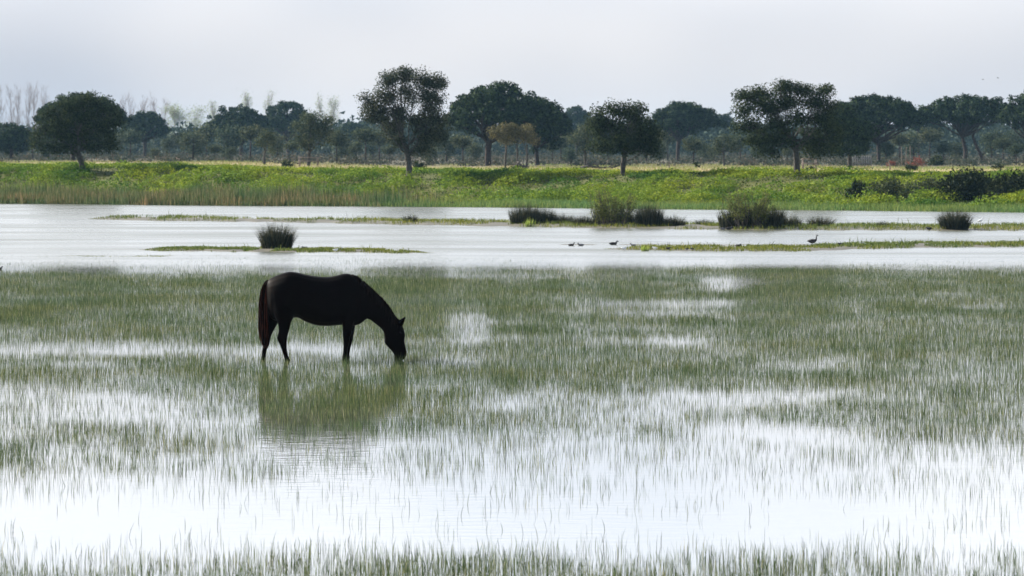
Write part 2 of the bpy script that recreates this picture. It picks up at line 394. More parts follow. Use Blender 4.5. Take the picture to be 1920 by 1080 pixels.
# ------------------------------------------------------------------ low islets in the lagoon
def islet(name, label, pts, h, mat, grass=0, gh=.12, gmat=None, glabel=None):
    """pts: (photo column, far row, near row) of the strip's outline on the water"""
    px = np.array([p[0] for p in pts], float); far = np.array([p[1] for p in pts]); near = np.array([p[2] for p in pts])
    n = int((px[-1] - px[0]) / 6) + 2; cols = np.linspace(px[0], px[-1], n)
    f = np.interp(cols, px, far); r = np.interp(cols, px, near)
    k = 9; V = []
    for c, a, b in zip(cols, f, r):
        jit = (vnoise(c * .05, 0., 41) - .5) * 1.6
        A = at_z(c, a + jit * .6, 0); B = at_z(c, b + jit, 0)
        for j in range(k):
            q = j / (k - 1); P = A + (B - A) * q
            P[2] = h * min(1, (b - a) / 5) * (1 - (2 * q - 1) ** 2) * (.55 + .9 * float(fbm(P[0] * .9, P[1] * .5, 21))) - .02
            V.append(P)
    i = (np.arange(n - 1)[:, None] * k + np.arange(k - 1)[None]).ravel()
    mb = MB(); mb.add(np.array(V), np.stack([i, i + 1, i + k + 1, i + k], 1))
    o = link(name, mb.mesh(name, True), mat); tag(o, label, 'islet', kind='structure')
    if grass:
        V = np.array(V).reshape(n, k, 3)
        wid = np.clip(r - f, .1, None); cw = np.concatenate([[0], np.cumsum((wid[1:] + wid[:-1]) / 2)])
        ci = np.minimum(np.interp(rng.random(grass) * cw[-1], cw, np.arange(n)), n - 1.001); hs = np.clip(np.interp(ci, np.arange(n), wid) / 6.0, .15, 1); cj = rng.beta(1.6, 1.6, grass) * (k - 1.001)
        a = ci.astype(int); b = cj.astype(int); fa = (ci - a)[:, None]; fb = (cj - b)[:, None]
        P = (V[a, b] * (1 - fa) + V[a + 1, b] * fa) * (1 - fb) + (V[a, b + 1] * (1 - fa) + V[a + 1, b + 1] * fa) * fb
        keep = fbm(P[:, 0] * .8, P[:, 1] * .4, 33) > .40
        P = P[keep]; hs = hs[keep]; g = MB()
        hh = gh * rng.uniform(.5, 1.2, len(P)) * (.5 + 1.0 * fbm(P[:, 0] * .5, P[:, 1] * .3, 35)) * np.where(rng.random(len(P)) < .012, 2.4, 1) * hs
        blades(g, P - [0, 0, .01], hh, .022, .35)
        tag(link('islet_grass', g.mesh('islet_grass'), gmat), glabel, 'grass', kind='stuff')

islet('grass_islet', 'long thin muddy spit with rush clumps below the far shore',
      [(165, 410, 411), (210, 407.5, 412), (330, 407.5, 415), (480, 411.5, 416), (700, 413, 421), (900, 415, 424.5), (1100, 418, 428), (1400, 422, 432), (1700, 423, 432.5), (1920, 423, 433), (2400, 425, 435)],
      .10, M['mud'], 26000, .16, M['islet_grass'], 'short green grass along the long spit with the rush clumps')
islet('grass_islet', 'short green islet carrying a single round rush clump',
      [(252, 467.4, 468), (300, 466, 470.5), (400, 465.5, 472), (500, 466, 473), (650, 468, 473.5), (750, 470.5, 475), (815, 473.5, 474.4)],
      .07, M['mud'], 13000, .10, M['islet_grass'], 'bright short grass on the islet with the round rush clump')
islet('grass_islet', 'green islet at the right where the goose stands',
      [(1125, 466.2, 467), (1200, 464, 470), (1350, 461.5, 472.5), (1500, 461, 472), (1620, 457, 468), (1750, 455, 465), (1920, 454.5, 463.5), (2300, 454, 463)],
      .07, M['mud'], 17000, .11, M['islet_grass'], 'yellow green short grass on the islet with the goose')
islet('mud_bar', 'thin dark mud line left of the small pond islet',
      [(40, 479.6, 480.2), (150, 479, 481), (300, 478.6, 481), (470, 479.6, 480.6)], .03, M['mud'], 2500, .08, M['islet_grass'], 'sparse grass on the thin mud line above the meadow')
islet('mud_bar', 'thin dark wet mud bar beside the floating ducks',
      [(700, 457.3, 457.8), (790, 456.5, 459), (950, 457, 460.5), (1100, 456.5, 461), (1300, 457, 461.5), (1560, 456, 462)], .025, M['mud'])

# ------------------------------------------------------------------ marsh grass standing in the water
ROWS = [(462, [0, 0, 0, 0, 0, 0, 0]), (474, [4, 4, 2, 1, 2, 2, 2]), (482, [8, 14, 6, 4, 5, 5, 6]), (490, [22, 34, 25, 10, 9, 10, 14]), (500, [32, 45, 45, 30, 30, 40, 50]),
        (507, [40, 45, 55, 140, 150, 140, 150]), (514, [160, 140, 90, 130, 140, 170, 170]), (530, [210, 200, 190, 150, 130, 190, 200]),
        (560, [210, 200, 200, 165, 150, 200, 190]), (600, [200, 200, 200, 140, 170, 190, 190]), (640, [140, 150, 160, 140, 140, 170, 180]),
        (660, [109, 116, 116, 174, 188, 218, 218]), (690, [180, 218, 209, 209, 209, 184, 174]), (720, [158, 174, 174, 174, 174, 184, 167]),
        (750, [112, 130, 139, 122, 84, 100, 152]), (790, [116, 108, 86, 104, 115, 133, 167]), (830, [108, 87, 53, 59, 53, 86, 123]), (870, [99, 82, 49, 43, 49, 70, 75]),
        (910, [54, 44, 24, 19, 17, 33, 38]), (940, [9, 10, 8, 7, 6, 7, 11]), (965, [2, 2.5, 3, 2.5, 2, 3, 5]), (990, [1, 1.5, 2, 1.2, .8, 2.5, 3]),
        (1015, [18, 8, 3, 2, 1, 2, 2]), (1035, [70, 52, 30, 24, 18, 18, 18]), (1055, [130, 110, 90, 90, 70, 75, 80]), (1080, [190, 170, 150, 150, 130, 140, 140]), (1300, [190] * 7)]
PATCH = [  # column, row, half width, half height, factor
    (885, 612, 45, 28, .22), (1240, 568, 150, 9, .35), (1365, 532, 50, 16, .3), (560, 655, 150, 9, .15), (1230, 640, 180, 10, .55),
    (160, 684, 110, 8, .25), (160, 660, 190, 7, .3), (1500, 684, 110, 13, .35), (1320, 745, 230, 14, .18), (1250, 590, 120, 8, .6), (660, 700, 60, 12, .6), (620, 760, 150, 50, 2.1),
    (1440, 812, 130, 20, .12), (1700, 800, 180, 26, 1.5), (1850, 575, 90, 6, .4), (1780, 548, 70, 5, .5), (140, 750, 150, 16, .5), (130, 830, 160, 30, 1.3),
    (690, 984, 40, 5, 8), (1745, 985, 110, 6, 9), (1200, 962, 30, 5, 8), (460, 948, 14, 6, 7), (1560, 860, 60, 14, 1.6), (250, 1022, 130, 12, 1.8), (1230, 1040, 120, 12, .5), (640, 1062, 60, 20, .7)]
def marsh():
    y0, y1 = 30.0, 166.0
    N = 3600000
    kx = 1290 / F; ex = 4.0                                 # half width at distance D: kx * D + ex
    A0 = lambda v: kx * v * v / 2 + ex * v
    dg = np.linspace(y0, y1, 2000); D = np.interp(rng.uniform(A0(y0), A0(y1), N), A0(dg), dg)
    X = rng.uniform(-1, 1, N) * (kx * D + ex); cand = N / (2 * (A0(y1) - A0(y0)))
    pxs = 960 + X / D * F; row = H0 + CAM_H / D * F
    rr = np.array([r[0] for r in ROWS]); tab = np.array([r[1] for r in ROWS], float); cx = np.linspace(0, 1920, 7)
    fi = np.interp(row, rr, np.arange(len(rr))); a = np.clip(fi.astype(int), 0, len(rr) - 2); fa = fi - a
    ci = np.interp(pxs, cx, np.arange(7)); b = np.clip(ci.astype(int), 0, 5); fb = ci - b
    d = (tab[a, b] * (1 - fb) + tab[a, b + 1] * fb) * (1 - fa) + (tab[a + 1, b] * (1 - fb) + tab[a + 1, b + 1] * fb) * fa
    for (x0, r0, hw, hh, k) in PATCH:
        wgt = np.exp(-(((pxs - x0) / hw) ** 2 + ((row - r0) / hh) ** 2) ** 1.5)
        d *= 1 + (k - 1) * wgt
    big = .5 + .6 * (fbm(X * .28, D * .16, 61, 3) - .5); mid = fbm(X * 1.1, D * .6, 67, 3); fine = vnoise(X * 5, D * 4, 71)
    pt = np.clip(.15 + 2.6 * (big - .30), .12, 2) * np.clip(.38 + 2.2 * (mid - .3), .2, 2.0) * np.clip(.05 + 1.9 * fine * (.4 + 1.2 * vnoise(X * 11, D * 8, 73)), .05, 2.2)
    pt = pt / .60; dn = sstep(90, 190, d); pt = pt * (1 - dn) + (.7 + .3 * pt) * dn
    d = d * (1 + .55 * sstep(70, 150, d))
    keep = rng.random(N) < d * pt * 1.52 / cand
    X, D, mid, big = X[keep], D[keep], mid[keep], big[keep]
    # keep clear of the horse's legs and muzzle
    n = len(X); B = np.stack([X, D, np.full(n, -.03)], 1)
    h = .03 + (.055 + .12 * rng.beta(1.6, 2.8, n)) * (.65 + .7 * mid) * (.85 + .3 * big)
    h *= .8 + .55 * vnoise(X * 1.7, D * 1.1, 79)
    h *= np.interp(D, [30, 45, 60, 110, 140, 166], [1.0, .95, .85, .85, .6, .35])
    mb = MB(); w = rng.uniform(.0023, .0055, n); nr = D < 45
    blades(mb, B[nr], h[nr], w[nr], .15, .05); thin_blades(mb, B[~nr], h[~nr], w[~nr], .16)
    tag(link('marsh_grass', mb.mesh('marsh_grass'), M['marsh']), 'thin olive marsh grass standing in the shallow floodwater', 'grass', kind='stuff')
marsh()

# ------------------------------------------------------------------ the bank's vegetation
def bank_cover():
    C = []; NN = []
    n = 1600
    bx = rng.uniform(-55, 55, n); bs = rng.uniform(4.5, 58, n); left = sstep(-4, -12, bx)
    top = np.interp(bx, [-47, -20, 0, 20, 47], [50, 52, 44, 36, 46]) + 26 * (fbm(bx * .12, bs * .1, 91) - .5)
    ok = (bs > 4.5 + 4.0 * left) & (bs < top) & ((bs < 27) | (rng.random(n) < .6))
    for x0, s0 in zip(bx[ok], bs[ok]):
        y0 = s0 + float(shore(x0)); r = rng.uniform(.5, 1.0) + 1.0 * rng.random() ** 1.6; big = float(fbm(np.array(x0 * .12), np.array(y0 * .1), 83))
        h = min(r, 1.3) * rng.uniform(.5, .85) * (.5 + 1.0 * big) * float(np.interp(s0, [4, 9, 15, 20, 24, 44], [.6, 1.05, .85, .6, .4, .25]))
        k = int(265 * r * r + 70); d = unit(rng.normal(size=(k, 3))); d[:, 2] = np.abs(d[:, 2])
        wob = 1 + .25 * np.sin(d[:, 0] * 5 + x0) * np.cos(d[:, 1] * 4 + y0)
        rad = (wob * rng.uniform(.8, 1.05, k))[:, None]
        P = d * rad * [r, r, h] + [x0, y0, 0]; P[:, 2] += ground(P[:, 0], P[:, 1]) + .03
        C.append(P); NN.append(unit(d * [1 / r, 1 / r, 1 / h]))
    # low creeping growth between the bushes, coloured dark to stand in for crease shade
    k = 95000; x = rng.uniform(-55, 55, k); s_ = rng.uniform(4, 44, k); tp = np.interp(x, [-47, -20, 0, 20, 47], [44, 40, 34, 32, 38]); left = sstep(-4, -12, x)
    m = (s_ > 4 + 4 * left) & (s_ < tp); x, s_ = x[m], s_[m]; y = s_ + shore(x)
    low = MB(); leaves(low, np.stack([x, y, ground(x, y) + rng.uniform(.02, .16, len(x))], 1), .12, .6, .7)
    tag(link('shade_creepers', low.mesh('shade_creepers'), M['creeper_shade']), 'low green growth between the bright bank bushes, darkened as painted crease shade', 'undergrowth', kind='stuff')
    C = np.concatenate(C); NN = np.concatenate(NN)
    mb = MB(); leaves(mb, C, .12, .2, .7, N=NN, nb=1.3)
    tag(link('bank_undergrowth', mb.mesh('bank_undergrowth'), M['bank']), 'bright yellow green undergrowth covering the far bank', 'undergrowth', kind='stuff')
    # reed belt on the left shore
    n = 60000
    x = rng.uniform(-57, -4, n); s = rng.uniform(-1.2, 8.5, n); w = np.interp(x, [-50, -16, -4], [1, 1, .05])
    keep = rng.random(n) < w * (.3 + 1.1 * fbm(x * .5, s * .5, 95)); x, s = x[keep], s[keep]; y = s + shore(x)
    z = ground(x, y); h = np.interp(s, [-1.2, 0, 8.5], [.55, .8, 1.0]) * rng.uniform(.35, 1.15, len(x)) * (.45 + 1.1 * fbm(x * .45, y * .3, 97))
    mb = MB(); thin_blades(mb, np.stack([x, y, z - .03], 1), h, .04, .13)
    tag(link('reed_belt', mb.mesh('reed_belt'), M['reed']), 'tan and green reed belt along the left far shore', 'reeds', kind='stuff')
    # green fringe on the right shore
    n = 60000
    x = rng.uniform(-16, 55, n); s = rng.uniform(-1.0, 7, n); w = np.interp(x, [-16, -5, 47], [.1, 1, 1])
    keep = rng.random(n) < w * (.35 + fbm(x * .5, s * .4, 99)); x, s = x[keep], s[keep]; y = s + shore(x)
    h = rng.uniform(.16, .42, len(x)) * (.6 + .8 * fbm(x * .25, y * .25, 101))
    mb = MB(); thin_blades(mb, np.stack([x, y, ground(x, y) - .03], 1), h, .04, .3)
    tag(link('shore_grass', mb.mesh('shore_grass'), M['fringe']), 'green grass fringe along the right far shore', 'grass', kind='stuff')
    # dry grass of the plain
    n = 60000
    D = rng.uniform(300, 520, n); x = rng.uniform(-.145, .145, n) * D; s = D - shore(x)
    keep = (s > np.interp(x, [-47, -20, 0, 20, 47], [44, 40, 34, 32, 38])) & (fbm(x * .08, D * .03, 103) > .36); x, D = x[keep], D[keep]
    mb = MB(); thin_blades(mb, np.stack([x, D, ground(x, D) - .02], 1), rng.uniform(.08, .26, len(x)), .06, .6)
    tag(link('dry_grass', mb.mesh('dry_grass'), M['dry']), 'straw coloured dry grass on the plain behind the bank', 'grass', kind='stuff')
    # heath scrub under the trees
    mb = MB(); C = []; 
    n = 3000; D = np.sqrt(rng.uniform(455 ** 2, 1100 ** 2, n)); x = rng.uniform(-.17, .17, n) * D
    for xx, dd in zip(x, D):
        k = 46; tall = rng.random() < .16 and dd > 560; r = rng.uniform(.8, 2.0) if tall else rng.uniform(.6, 1.6); hh = rng.uniform(1.4, 3.2) if tall else rng.uniform(.35, 1.1)
        P = rng.normal(size=(k, 3)) * [r * .6, r * .6, hh * .35] + [xx, dd, 0]; P[:, 2] = np.abs(P[:, 2]) + ground(xx, dd)
        C.append(P)
    leaves(mb, np.concatenate(C), .28, .2, .7)
    tag(link('heath_scrub', mb.mesh('heath_scrub'), M['heath']), 'low grey brown heath scrub under the distant trees', 'scrub', kind='stuff')
    # far-off wood closing the view
    mb = MB(); C = []
    n = 4600; D = rng.uniform(960, 1400, n); x = rng.uniform(-.19, .19, n) * D
    hmax = 4.4 + 4.6 * fbm(x * .02, D * .004, 111, 3) 
    for xx, dd, hm in zip(x, D, hmax):
        k = 46; r = rng.uniform(1.6, 3.6); zc = hm * rng.uniform(.0, 1)
        C.append(rng.normal(size=(k, 3)) * [r * .55, r * .55, r * .32] + [xx, dd, 1.75 + zc])
    leaves(mb, np.concatenate(C), 1.0, .4, .7)
    tag(link('far_wood', mb.mesh('far_wood'), M['farwood']), 'hazy far wood closing the view behind the pines', 'wood', kind='stuff')
bank_cover()

# ------------------------------------------------------------------ trees
def tree(name, label, cat, base, trunk, lobes, leafmat, barkmat, leaf=.17, per=1.0, clus=.33, forks=None, group=None, D=None, depth=.8, twigs=True, seed=0, shell=.5):
    """base: (column,row) of the foot; trunk: [(column,row,width px)] from foot up; lobes: [(column,row,rx,ry,clusters)]"""
    rg = np.random.default_rng(1000 + seed)
    g = ghit(*base) if D is None else gpt(base[0], D)
    D = g[1]; k = D / F
    root = empty(name, g); tag(root, label, cat, group)
    def loc(px, py, dy=0.0):
        p = at(px, py, D); p[1] += dy; return p - g
    wood = MB()
    TP = np.array([loc(a, b) for a, b, _ in trunk]); TP[0] = [TP[0][0], 0, -.25]
    TR = np.array([w * k / 2 for _, _, w in trunk])
    tt = np.linspace(0, 1, len(TP)); fine = np.linspace(0, 1, 4 * len(TP))
    P = np.stack([np.interp(fine, tt, TP[:, i]) for i in range(3)], 1); R = np.interp(fine, tt, TR)
    R = R * (1 + .10 * rg.normal(size=len(R))); R[0] *= 1.35
    tube(wood, P, R, 9)
    top = TP[-1]; lv = MB(); LC = []; LN = []; limb = MB()
    for (lx, ly, rx, ry, nc) in lobes:
        c = loc(lx, ly, rg.uniform(-1, 1) * depth * rx * k)
        j = int(rg.integers(int(len(P) * .55), len(P)))
        start = P[j] if rg.random() < .6 else top
        lp = bend(start, c, 7, .10, rg)
        r0 = min(TR[-1] * .75, .02 + .035 * max(rx, ry) * k)
        if twigs: tube(limb, lp, np.linspace(r0, r0 * .35, 7), 6)
        for _ in range(nc):
            v = unit(rg.normal(size=3)) * (rg.random() ** (shell / 1.5))
            q = c + v * np.array([rx * k, rx * k * .85, ry * k])
            if twigs:
                s = lp[int(rg.integers(3, 7))]
                tube(limb, bend(s, q, 4, .12, rg), np.linspace(r0 * .32, .008, 4), 4, cap=False)
            m = int(74 * per * rg.uniform(.6, 1.4)); cl = clus * rg.uniform(.7, 1.3)
            d = rg.normal(size=(m, 3)); d *= np.minimum(1, 1.7 / np.linalg.norm(d, axis=1, keepdims=True)); LC.append(q + d * [cl, cl, cl * .75]); LN.append(unit(d + v * 1.2))
    tk = link('trunk', wood.mesh('trunk', True), barkmat, root); link('limbs', limb.mesh('limbs', True), barkmat, tk)
    LC = np.concatenate(LC)
    leaves(lv, LC, leaf * .82, .15, .65, rg=rg, N=np.concatenate(LN), nb=1.3)
    link('crown', lv.mesh('crown'), leafmat, root)
    return root

tree('oak_tree', 'broad dark round-crowned oak with leaning trunk at the left of the bank', 'tree', (157, 320),
     [(157, 320, 13), (152, 303, 11), (146, 288, 11), (140, 277, 8)],
     [(104, 222, 26, 18, 20), (128, 198, 24, 14, 18), (162, 190, 26, 12, 20), (196, 200, 20, 16, 15), (216, 224, 14, 22, 13), (140, 224, 26, 18, 22), (182, 226, 28, 18, 24), (80, 246, 18, 16, 13), (112, 252, 26, 18, 20), (152, 256, 26, 18, 20), (192, 254, 24, 20, 20), (92, 276, 22, 12, 11), (66, 268, 10, 12, 6), (130, 278, 16, 10, 7), (176, 280, 20, 11, 11), (208, 272, 16, 14, 10)],
     M['oak'], M['bark'], leaf=.16, per=1.25, clus=.28, seed=1)
tree('oak_tree', 'tallest airy grey-leaved cork oak standing on the bank left of centre', 'tree', (767, 336),
     [(767, 336, 12), (767, 318, 11), (766, 302, 11), (763, 288, 12), (762, 276, 10)],
     [(735, 150, 22, 18, 17), (760, 140, 20, 12, 14), (795, 150, 24, 16, 19), (822, 158, 16, 16, 12), (725, 180, 26, 18, 17), (765, 178, 26, 18, 17), (805, 185, 28, 20, 23),
      (690, 192, 15, 20, 10), (715, 210, 28, 18, 19), (750, 215, 24, 18, 14), (780, 225, 22, 20, 14), (815, 222, 30, 26, 29), (735, 240, 26, 16, 17), (800, 255, 30, 20, 23), (828, 250, 16, 18, 13), (745, 265, 18, 12, 9), (790, 280, 22, 12, 12), (700, 215, 18, 14, 9)],
     M['oak_grey'], M['bark'], leaf=.15, per=1.25, clus=.30, seed=2, shell=.9)
tree('oak_tree', 'rounded leafy oak on the bank right of the huge stone pine', 'tree', (1167, 329),
     [(1167, 329, 10), (1168, 312, 9), (1170, 298, 10), (1172, 286, 8)],
     [(1130, 215, 22, 18, 16), (1160, 207, 22, 14, 14), (1190, 212, 22, 16, 16), (1125, 240, 20, 22, 17), (1155, 238, 28, 22, 24), (1190, 238, 28, 24, 26), (1218, 245, 18, 26, 17), (1130, 268, 22, 20, 17), (1165, 268, 28, 20, 22), (1205, 270, 30, 22, 28), (1225, 275, 14, 18, 10)],
     M['oak'], M['bark'], leaf=.16, per=1.15, clus=.3, seed=3)
tree('oak_tree', 'wide spreading gappy oak on the bank at the right', 'tree', (1495, 330),
     [(1495, 330, 12), (1494, 312, 11), (1493, 292, 11), (1492, 275, 10), (1488, 262, 9)],
     [(1395, 182, 18, 14, 8), (1425, 180, 26, 16, 17), (1470, 166, 26, 14, 16), (1505, 168, 20, 14, 11), (1545, 172, 22, 12, 10), (1405, 205, 24, 16, 13), (1442, 203, 26, 16, 18), (1478, 195, 26, 16, 17), (1525, 192, 26, 16, 16), (1555, 200, 16, 16, 8),
      (1410, 235, 30, 18, 17), (1452, 233, 28, 18, 19), (1500, 222, 30, 18, 14), (1540, 225, 28, 22, 18), (1420, 262, 30, 16, 16), (1465, 265, 28, 16, 13), (1520, 258, 30, 20, 18), (1560, 252, 24, 22, 16), (1440, 282, 24, 10, 8), (1535, 280, 34, 12, 14)],
     M['oak'], M['bark'], leaf=.16, per=1.25, clus=.30, seed=4, shell=.85)
tree('oak_tree', 'very dark dense oak close behind the wide spreading oak', 'tree', (1593, 303),
     [(1593, 303, 8), (1593, 290, 7), (1594, 278, 7)],
     [(1575, 215, 24, 20, 24), (1600, 235, 26, 20, 26), (1575, 255, 28, 22, 30), (1610, 258, 22, 22, 24), (1590, 278, 30, 10, 18), (1625, 245, 14, 14, 9)],
     M['pine'], M['bark'], D=410, leaf=.24, per=2.0, clus=.36, seed=5)
tree('oak_tree', 'slim little oak standing alone below the far pines left of centre', 'tree', (496, 309),
     [(496, 309, 5), (495, 295, 4), (497, 283, 4)], [(490, 266, 12, 12, 9), (505, 262, 14, 14, 11), (498, 252, 12, 8, 7), (510, 278, 10, 8, 5)],
     M['young'], M['bark'], leaf=.17, per=.9, clus=.28, seed=6)
tree('oak_tree', 'leafy oak with low forked trunk left of the tallest oak', 'tree', (578, 306),
     [(578, 306, 7), (579, 294, 6), (581, 282, 6)], [(565, 235, 15, 12, 11), (585, 220, 20, 12, 15), (606, 228, 16, 16, 14), (560, 258, 14, 14, 11), (585, 252, 22, 18, 19), (608, 255, 13, 16, 11), (575, 272, 18, 8, 8)],
     M['young'], M['bark'], D=430, leaf=.2, per=1.1, clus=.34, seed=7)
for i, (bx, tx, lb, lobes) in enumerate([
        (947, 950, 'sunlit tan-leaved small oak, leftmost of three before the huge pine', [(935, 250, 14, 14, 13), (952, 240, 16, 10, 11), (948, 260, 16, 12, 12)]),
        (969, 970, 'slender pale-trunked small oak, middle of three before the huge pine', [(968, 243, 14, 10, 9), (975, 258, 14, 12, 10)]),
        (987, 988, 'slender tan-leaved small oak, rightmost of three before the huge pine', [(990, 250, 12, 13, 10), (998, 262, 8, 10, 5), (985, 238, 10, 6, 4)])]):
    tree('oak_tree', lb, 'tree', (bx, 310), [(bx, 310, 5), (bx + 1, 292, 4), (tx, 276, 3.5)], lobes, M['oak_dry'], M['bark'], D=425, leaf=.18, per=.9, clus=.3, seed=20 + i)
tree('oak_tree', 'greyish oak half hidden behind the rounded leafy oak', 'tree', (1098, 303),
     [(1098, 303, 6), (1097, 290, 5), (1096, 280, 5)], [(1085, 262, 16, 14, 11), (1102, 248, 18, 12, 12), (1112, 268, 18, 14, 12), (1095, 278, 16, 9, 7), (1120, 235, 10, 10, 5)],
     M['young'], M['bark'], D=450, leaf=.22, per=.9, clus=.36, seed=9)
tree('oak_tree', 'small grey oak behind the wide spreading oak on its left', 'tree', (1358, 303),
     [(1358, 303, 4), (1357, 293, 4), (1356, 284, 4)], [(1350, 270, 13, 9, 8), (1366, 264, 14, 10, 9), (1345, 280, 10, 7, 5), (1375, 276, 12, 9, 7)],
     M['young'], M['bark'], D=460, leaf=.22, per=.8, clus=.34, seed=10)

def stone_pine(label, trunk, cx, top, hw, ch, D, seed, skirt=None, group=None, sides=None):
    """umbrella crown: centre column, top row, half width, crown height in px at distance D"""
    rg = np.random.default_rng(3000 + seed)
    g = gpt(trunk[0][0], D); k = D / F
    root = empty('stone_pine', g); tag(root, label, 'tree', group)
    loc = lambda px, py, dy=0.: at(px, py, D) + np.array([0, dy, 0]) - g
    c = loc(cx, top); R = hw * k * 1.06; Hc = ch * k
    wood = MB(); TP = np.array([loc(a, b) for a, b, _ in trunk]); TP[0] = [0, 0, -.3]; TR = np.array([w * k / 2 for *_, w in trunk])
    f = np.linspace(0, 1, 3 * len(TP)); tt = np.linspace(0, 1, len(TP))
    P = np.stack([np.interp(f, tt, TP[:, i]) for i in range(3)], 1); Rr = np.interp(f, tt, TR)
    tube(wood, P, Rr, 8)
    n = int(70 + 9.5 * R * R); LC = []; LN = []; limb = MB()
    for i in range(n):
        r = math.sqrt(rg.random()) * (1 + .06 * rg.normal()); a = rg.uniform(0, 2 * np.pi)
        lob = 1 + .10 * math.sin(3 * a + seed) + .07 * math.sin(5 * a + 2 * seed)
        ztop = -Hc * (.05 + .55 * r ** 2.6) + .22 * rg.normal()
        zbot = -Hc * (.98 - .32 * r ** 2)
        t = rg.random() ** 2.0
        q = c + np.array([R * r * lob * math.cos(a), R * .9 * r * lob * math.sin(a), ztop + (zbot - ztop) * t])
        rad = rg.uniform(.38, .80)
        m = int(60 * rad / .6)
        d = unit(rg.normal(size=(m, 3))); e = d * (rg.random((m, 1)) ** .3) * rad; e[:, 2] *= .7
        LC.append(q + e); LN.append(d)
        if i % 9 == 0:
            s = P[int(rg.integers(len(P) - 4, len(P)))]
            tube(limb, bend(s, q, 6, .07, rg), np.linspace(TR[-1] * .55, .03, 6), 5, cap=False)
    lv = MB(); leaves(lv, np.concatenate(LC), .34, .25, .6, rg=rg, N=np.concatenate(LN), nb=1.5)
    tk = link('trunk', wood.mesh('trunk', True), M['pinebark'], root); link('limbs', limb.mesh('limbs', True), M['pinebark'], tk)
    link('crown', lv.mesh('crown'), M['pine'], root)
    return root

stone_pine('huge dark stone pine with thick trunk, largest crown at the centre', [(915, 310, 13), (915, 292, 12), (916, 272, 12), (920, 255, 11)], 935, 157, 96, 104, 480, 1)
stone_pine('dark lower pine crown leaning on the huge pine from the right', [(1008, 308, 8), (1006, 285, 8), (1003, 262, 7)], 1000, 177, 62, 108, 500, 2)
stone_pine('dark stone pine rising behind the broad oak at the left', [(136, 300, 9), (138, 285, 8), (150, 262, 8)], 155, 178, 78, 72, 520, 3)
stone_pine('low dome of a stone pine right of the broad left oak', [(272, 296, 7), (272, 275, 7), (271, 258, 6)], 271, 208, 42, 56, 760, 4)
stone_pine('stone pine with wide dark cap, left one of a pair on the skyline', [(452, 297, 8), (453, 275, 8), (452, 255, 7)], 450, 199, 56, 66, 720, 5)
stone_pine('stone pine with tall rounded cap, right one of a pair on the skyline', [(540, 297, 8), (540, 275, 7), (539, 255, 7)], 539, 189, 45, 66, 800, 6)
stone_pine('small bluish pine cap just right of the huge stone pine', [(1082, 297, 6), (1082, 270, 6), (1081, 252, 6)], 1081, 200, 31, 50, 980, 7)
stone_pine('umbrella pine with forked trunk between the two bank oaks on the right', [(1271, 297, 7), (1271, 282, 7), (1272, 268, 7), (1275, 258, 6)], 1281, 194, 62, 58, 660, 8)
stone_pine('small far pine cap left of the wide spreading oak', [(1358, 297, 5), (1358, 270, 5), (1358, 255, 5)], 1358, 214, 22, 44, 1000, 9)
stone_pine('broad flat umbrella pine right of the wide spreading oak', [(1648, 297, 7), (1647, 275, 7), (1645, 255, 7)], 1642, 181, 86, 68, 560, 10)
stone_pine('umbrella pine with two splayed trunks near the right edge', [(1808, 300, 7), (1811, 285, 8), (1806, 262, 6), (1800, 248, 5)], 1818, 179, 81, 58, 600, 11)
stone_pine('tall stone pine cut by the right edge of the picture', [(1935, 300, 9), (1934, 275, 9), (1932, 255, 8)], 1942, 166, 56, 84, 560, 12)
stone_pine('squat hazy pine dome left of the tallest oak', [(655, 297, 5), (655, 275, 5), (655, 262, 5)], 660, 231, 34, 38, 940, 13)
stone_pine('low dark pine crown at the far left edge', [(22, 302, 7), (22, 285, 7), (22, 272, 6)], 20, 233, 40, 56, 560, 14)
stone_pine('far pine dome between the two umbrella pines on the right', [(1722, 297, 4), (1722, 280, 4), (1722, 262, 4)], 1735, 205, 26, 50, 860, 15)
def second_trunk():
    D = 600; k = D / F; g = gpt(1845, D)
    p = [o for o in bpy.data.objects if o.get('label', '').startswith('umbrella pine with two splayed')][0]
    o0 = np.array(p.location)
    P = np.array([at(1845, 302, D), at(1838, 288, D), at(1830, 272, D), at(1824, 255, D), at(1830, 242, D)]); P[0][2] = g[2] - .2
    mb = MB(); tube(mb, P - o0, np.array([7, 6.5, 6, 5, 4]) * k / 2, 8)
    link('trunk', mb.mesh('trunk', True), M['pinebark'], p)
second_trunk()

# ---- small hazy trees of the far belt: six shapes, copied
def small_proto(seed, flat, cz, H=4.6):
    rg = np.random.default_rng(seed)
    wood = MB(); lean = rg.normal(0, .18)
    P = np.array([[0, 0, -.3], [lean * .3, 0, H * .3], [lean, .05, H * .6]]); tube(wood, P, [.14, .11, .08], 6)
    LC = []
    for i in range(40):
        v = unit(rg.normal(size=3)) * rg.random() ** .4
        q = np.array([lean, 0, H * cz]) + v * [H * .38, H * .34, H * flat]
        if i % 3 == 0: tube(wood, bend(P[-1], q, 4, .1, rg), np.linspace(.05, .015, 4), 4, cap=False)
        LC.append(q + rg.normal(size=(38, 3)) * .30)
    lv = MB(); leaves(lv, np.concatenate(LC), .30, .3, .6, rg=rg)
    return wood.mesh('trunk', True), lv.mesh('crown')
PROTO = [small_proto(51, .17, .74), small_proto(52, .36, .55), small_proto(53, .14, .78), small_proto(54, .32, .60), small_proto(55, .40, .50), small_proto(56, .22, .68)]
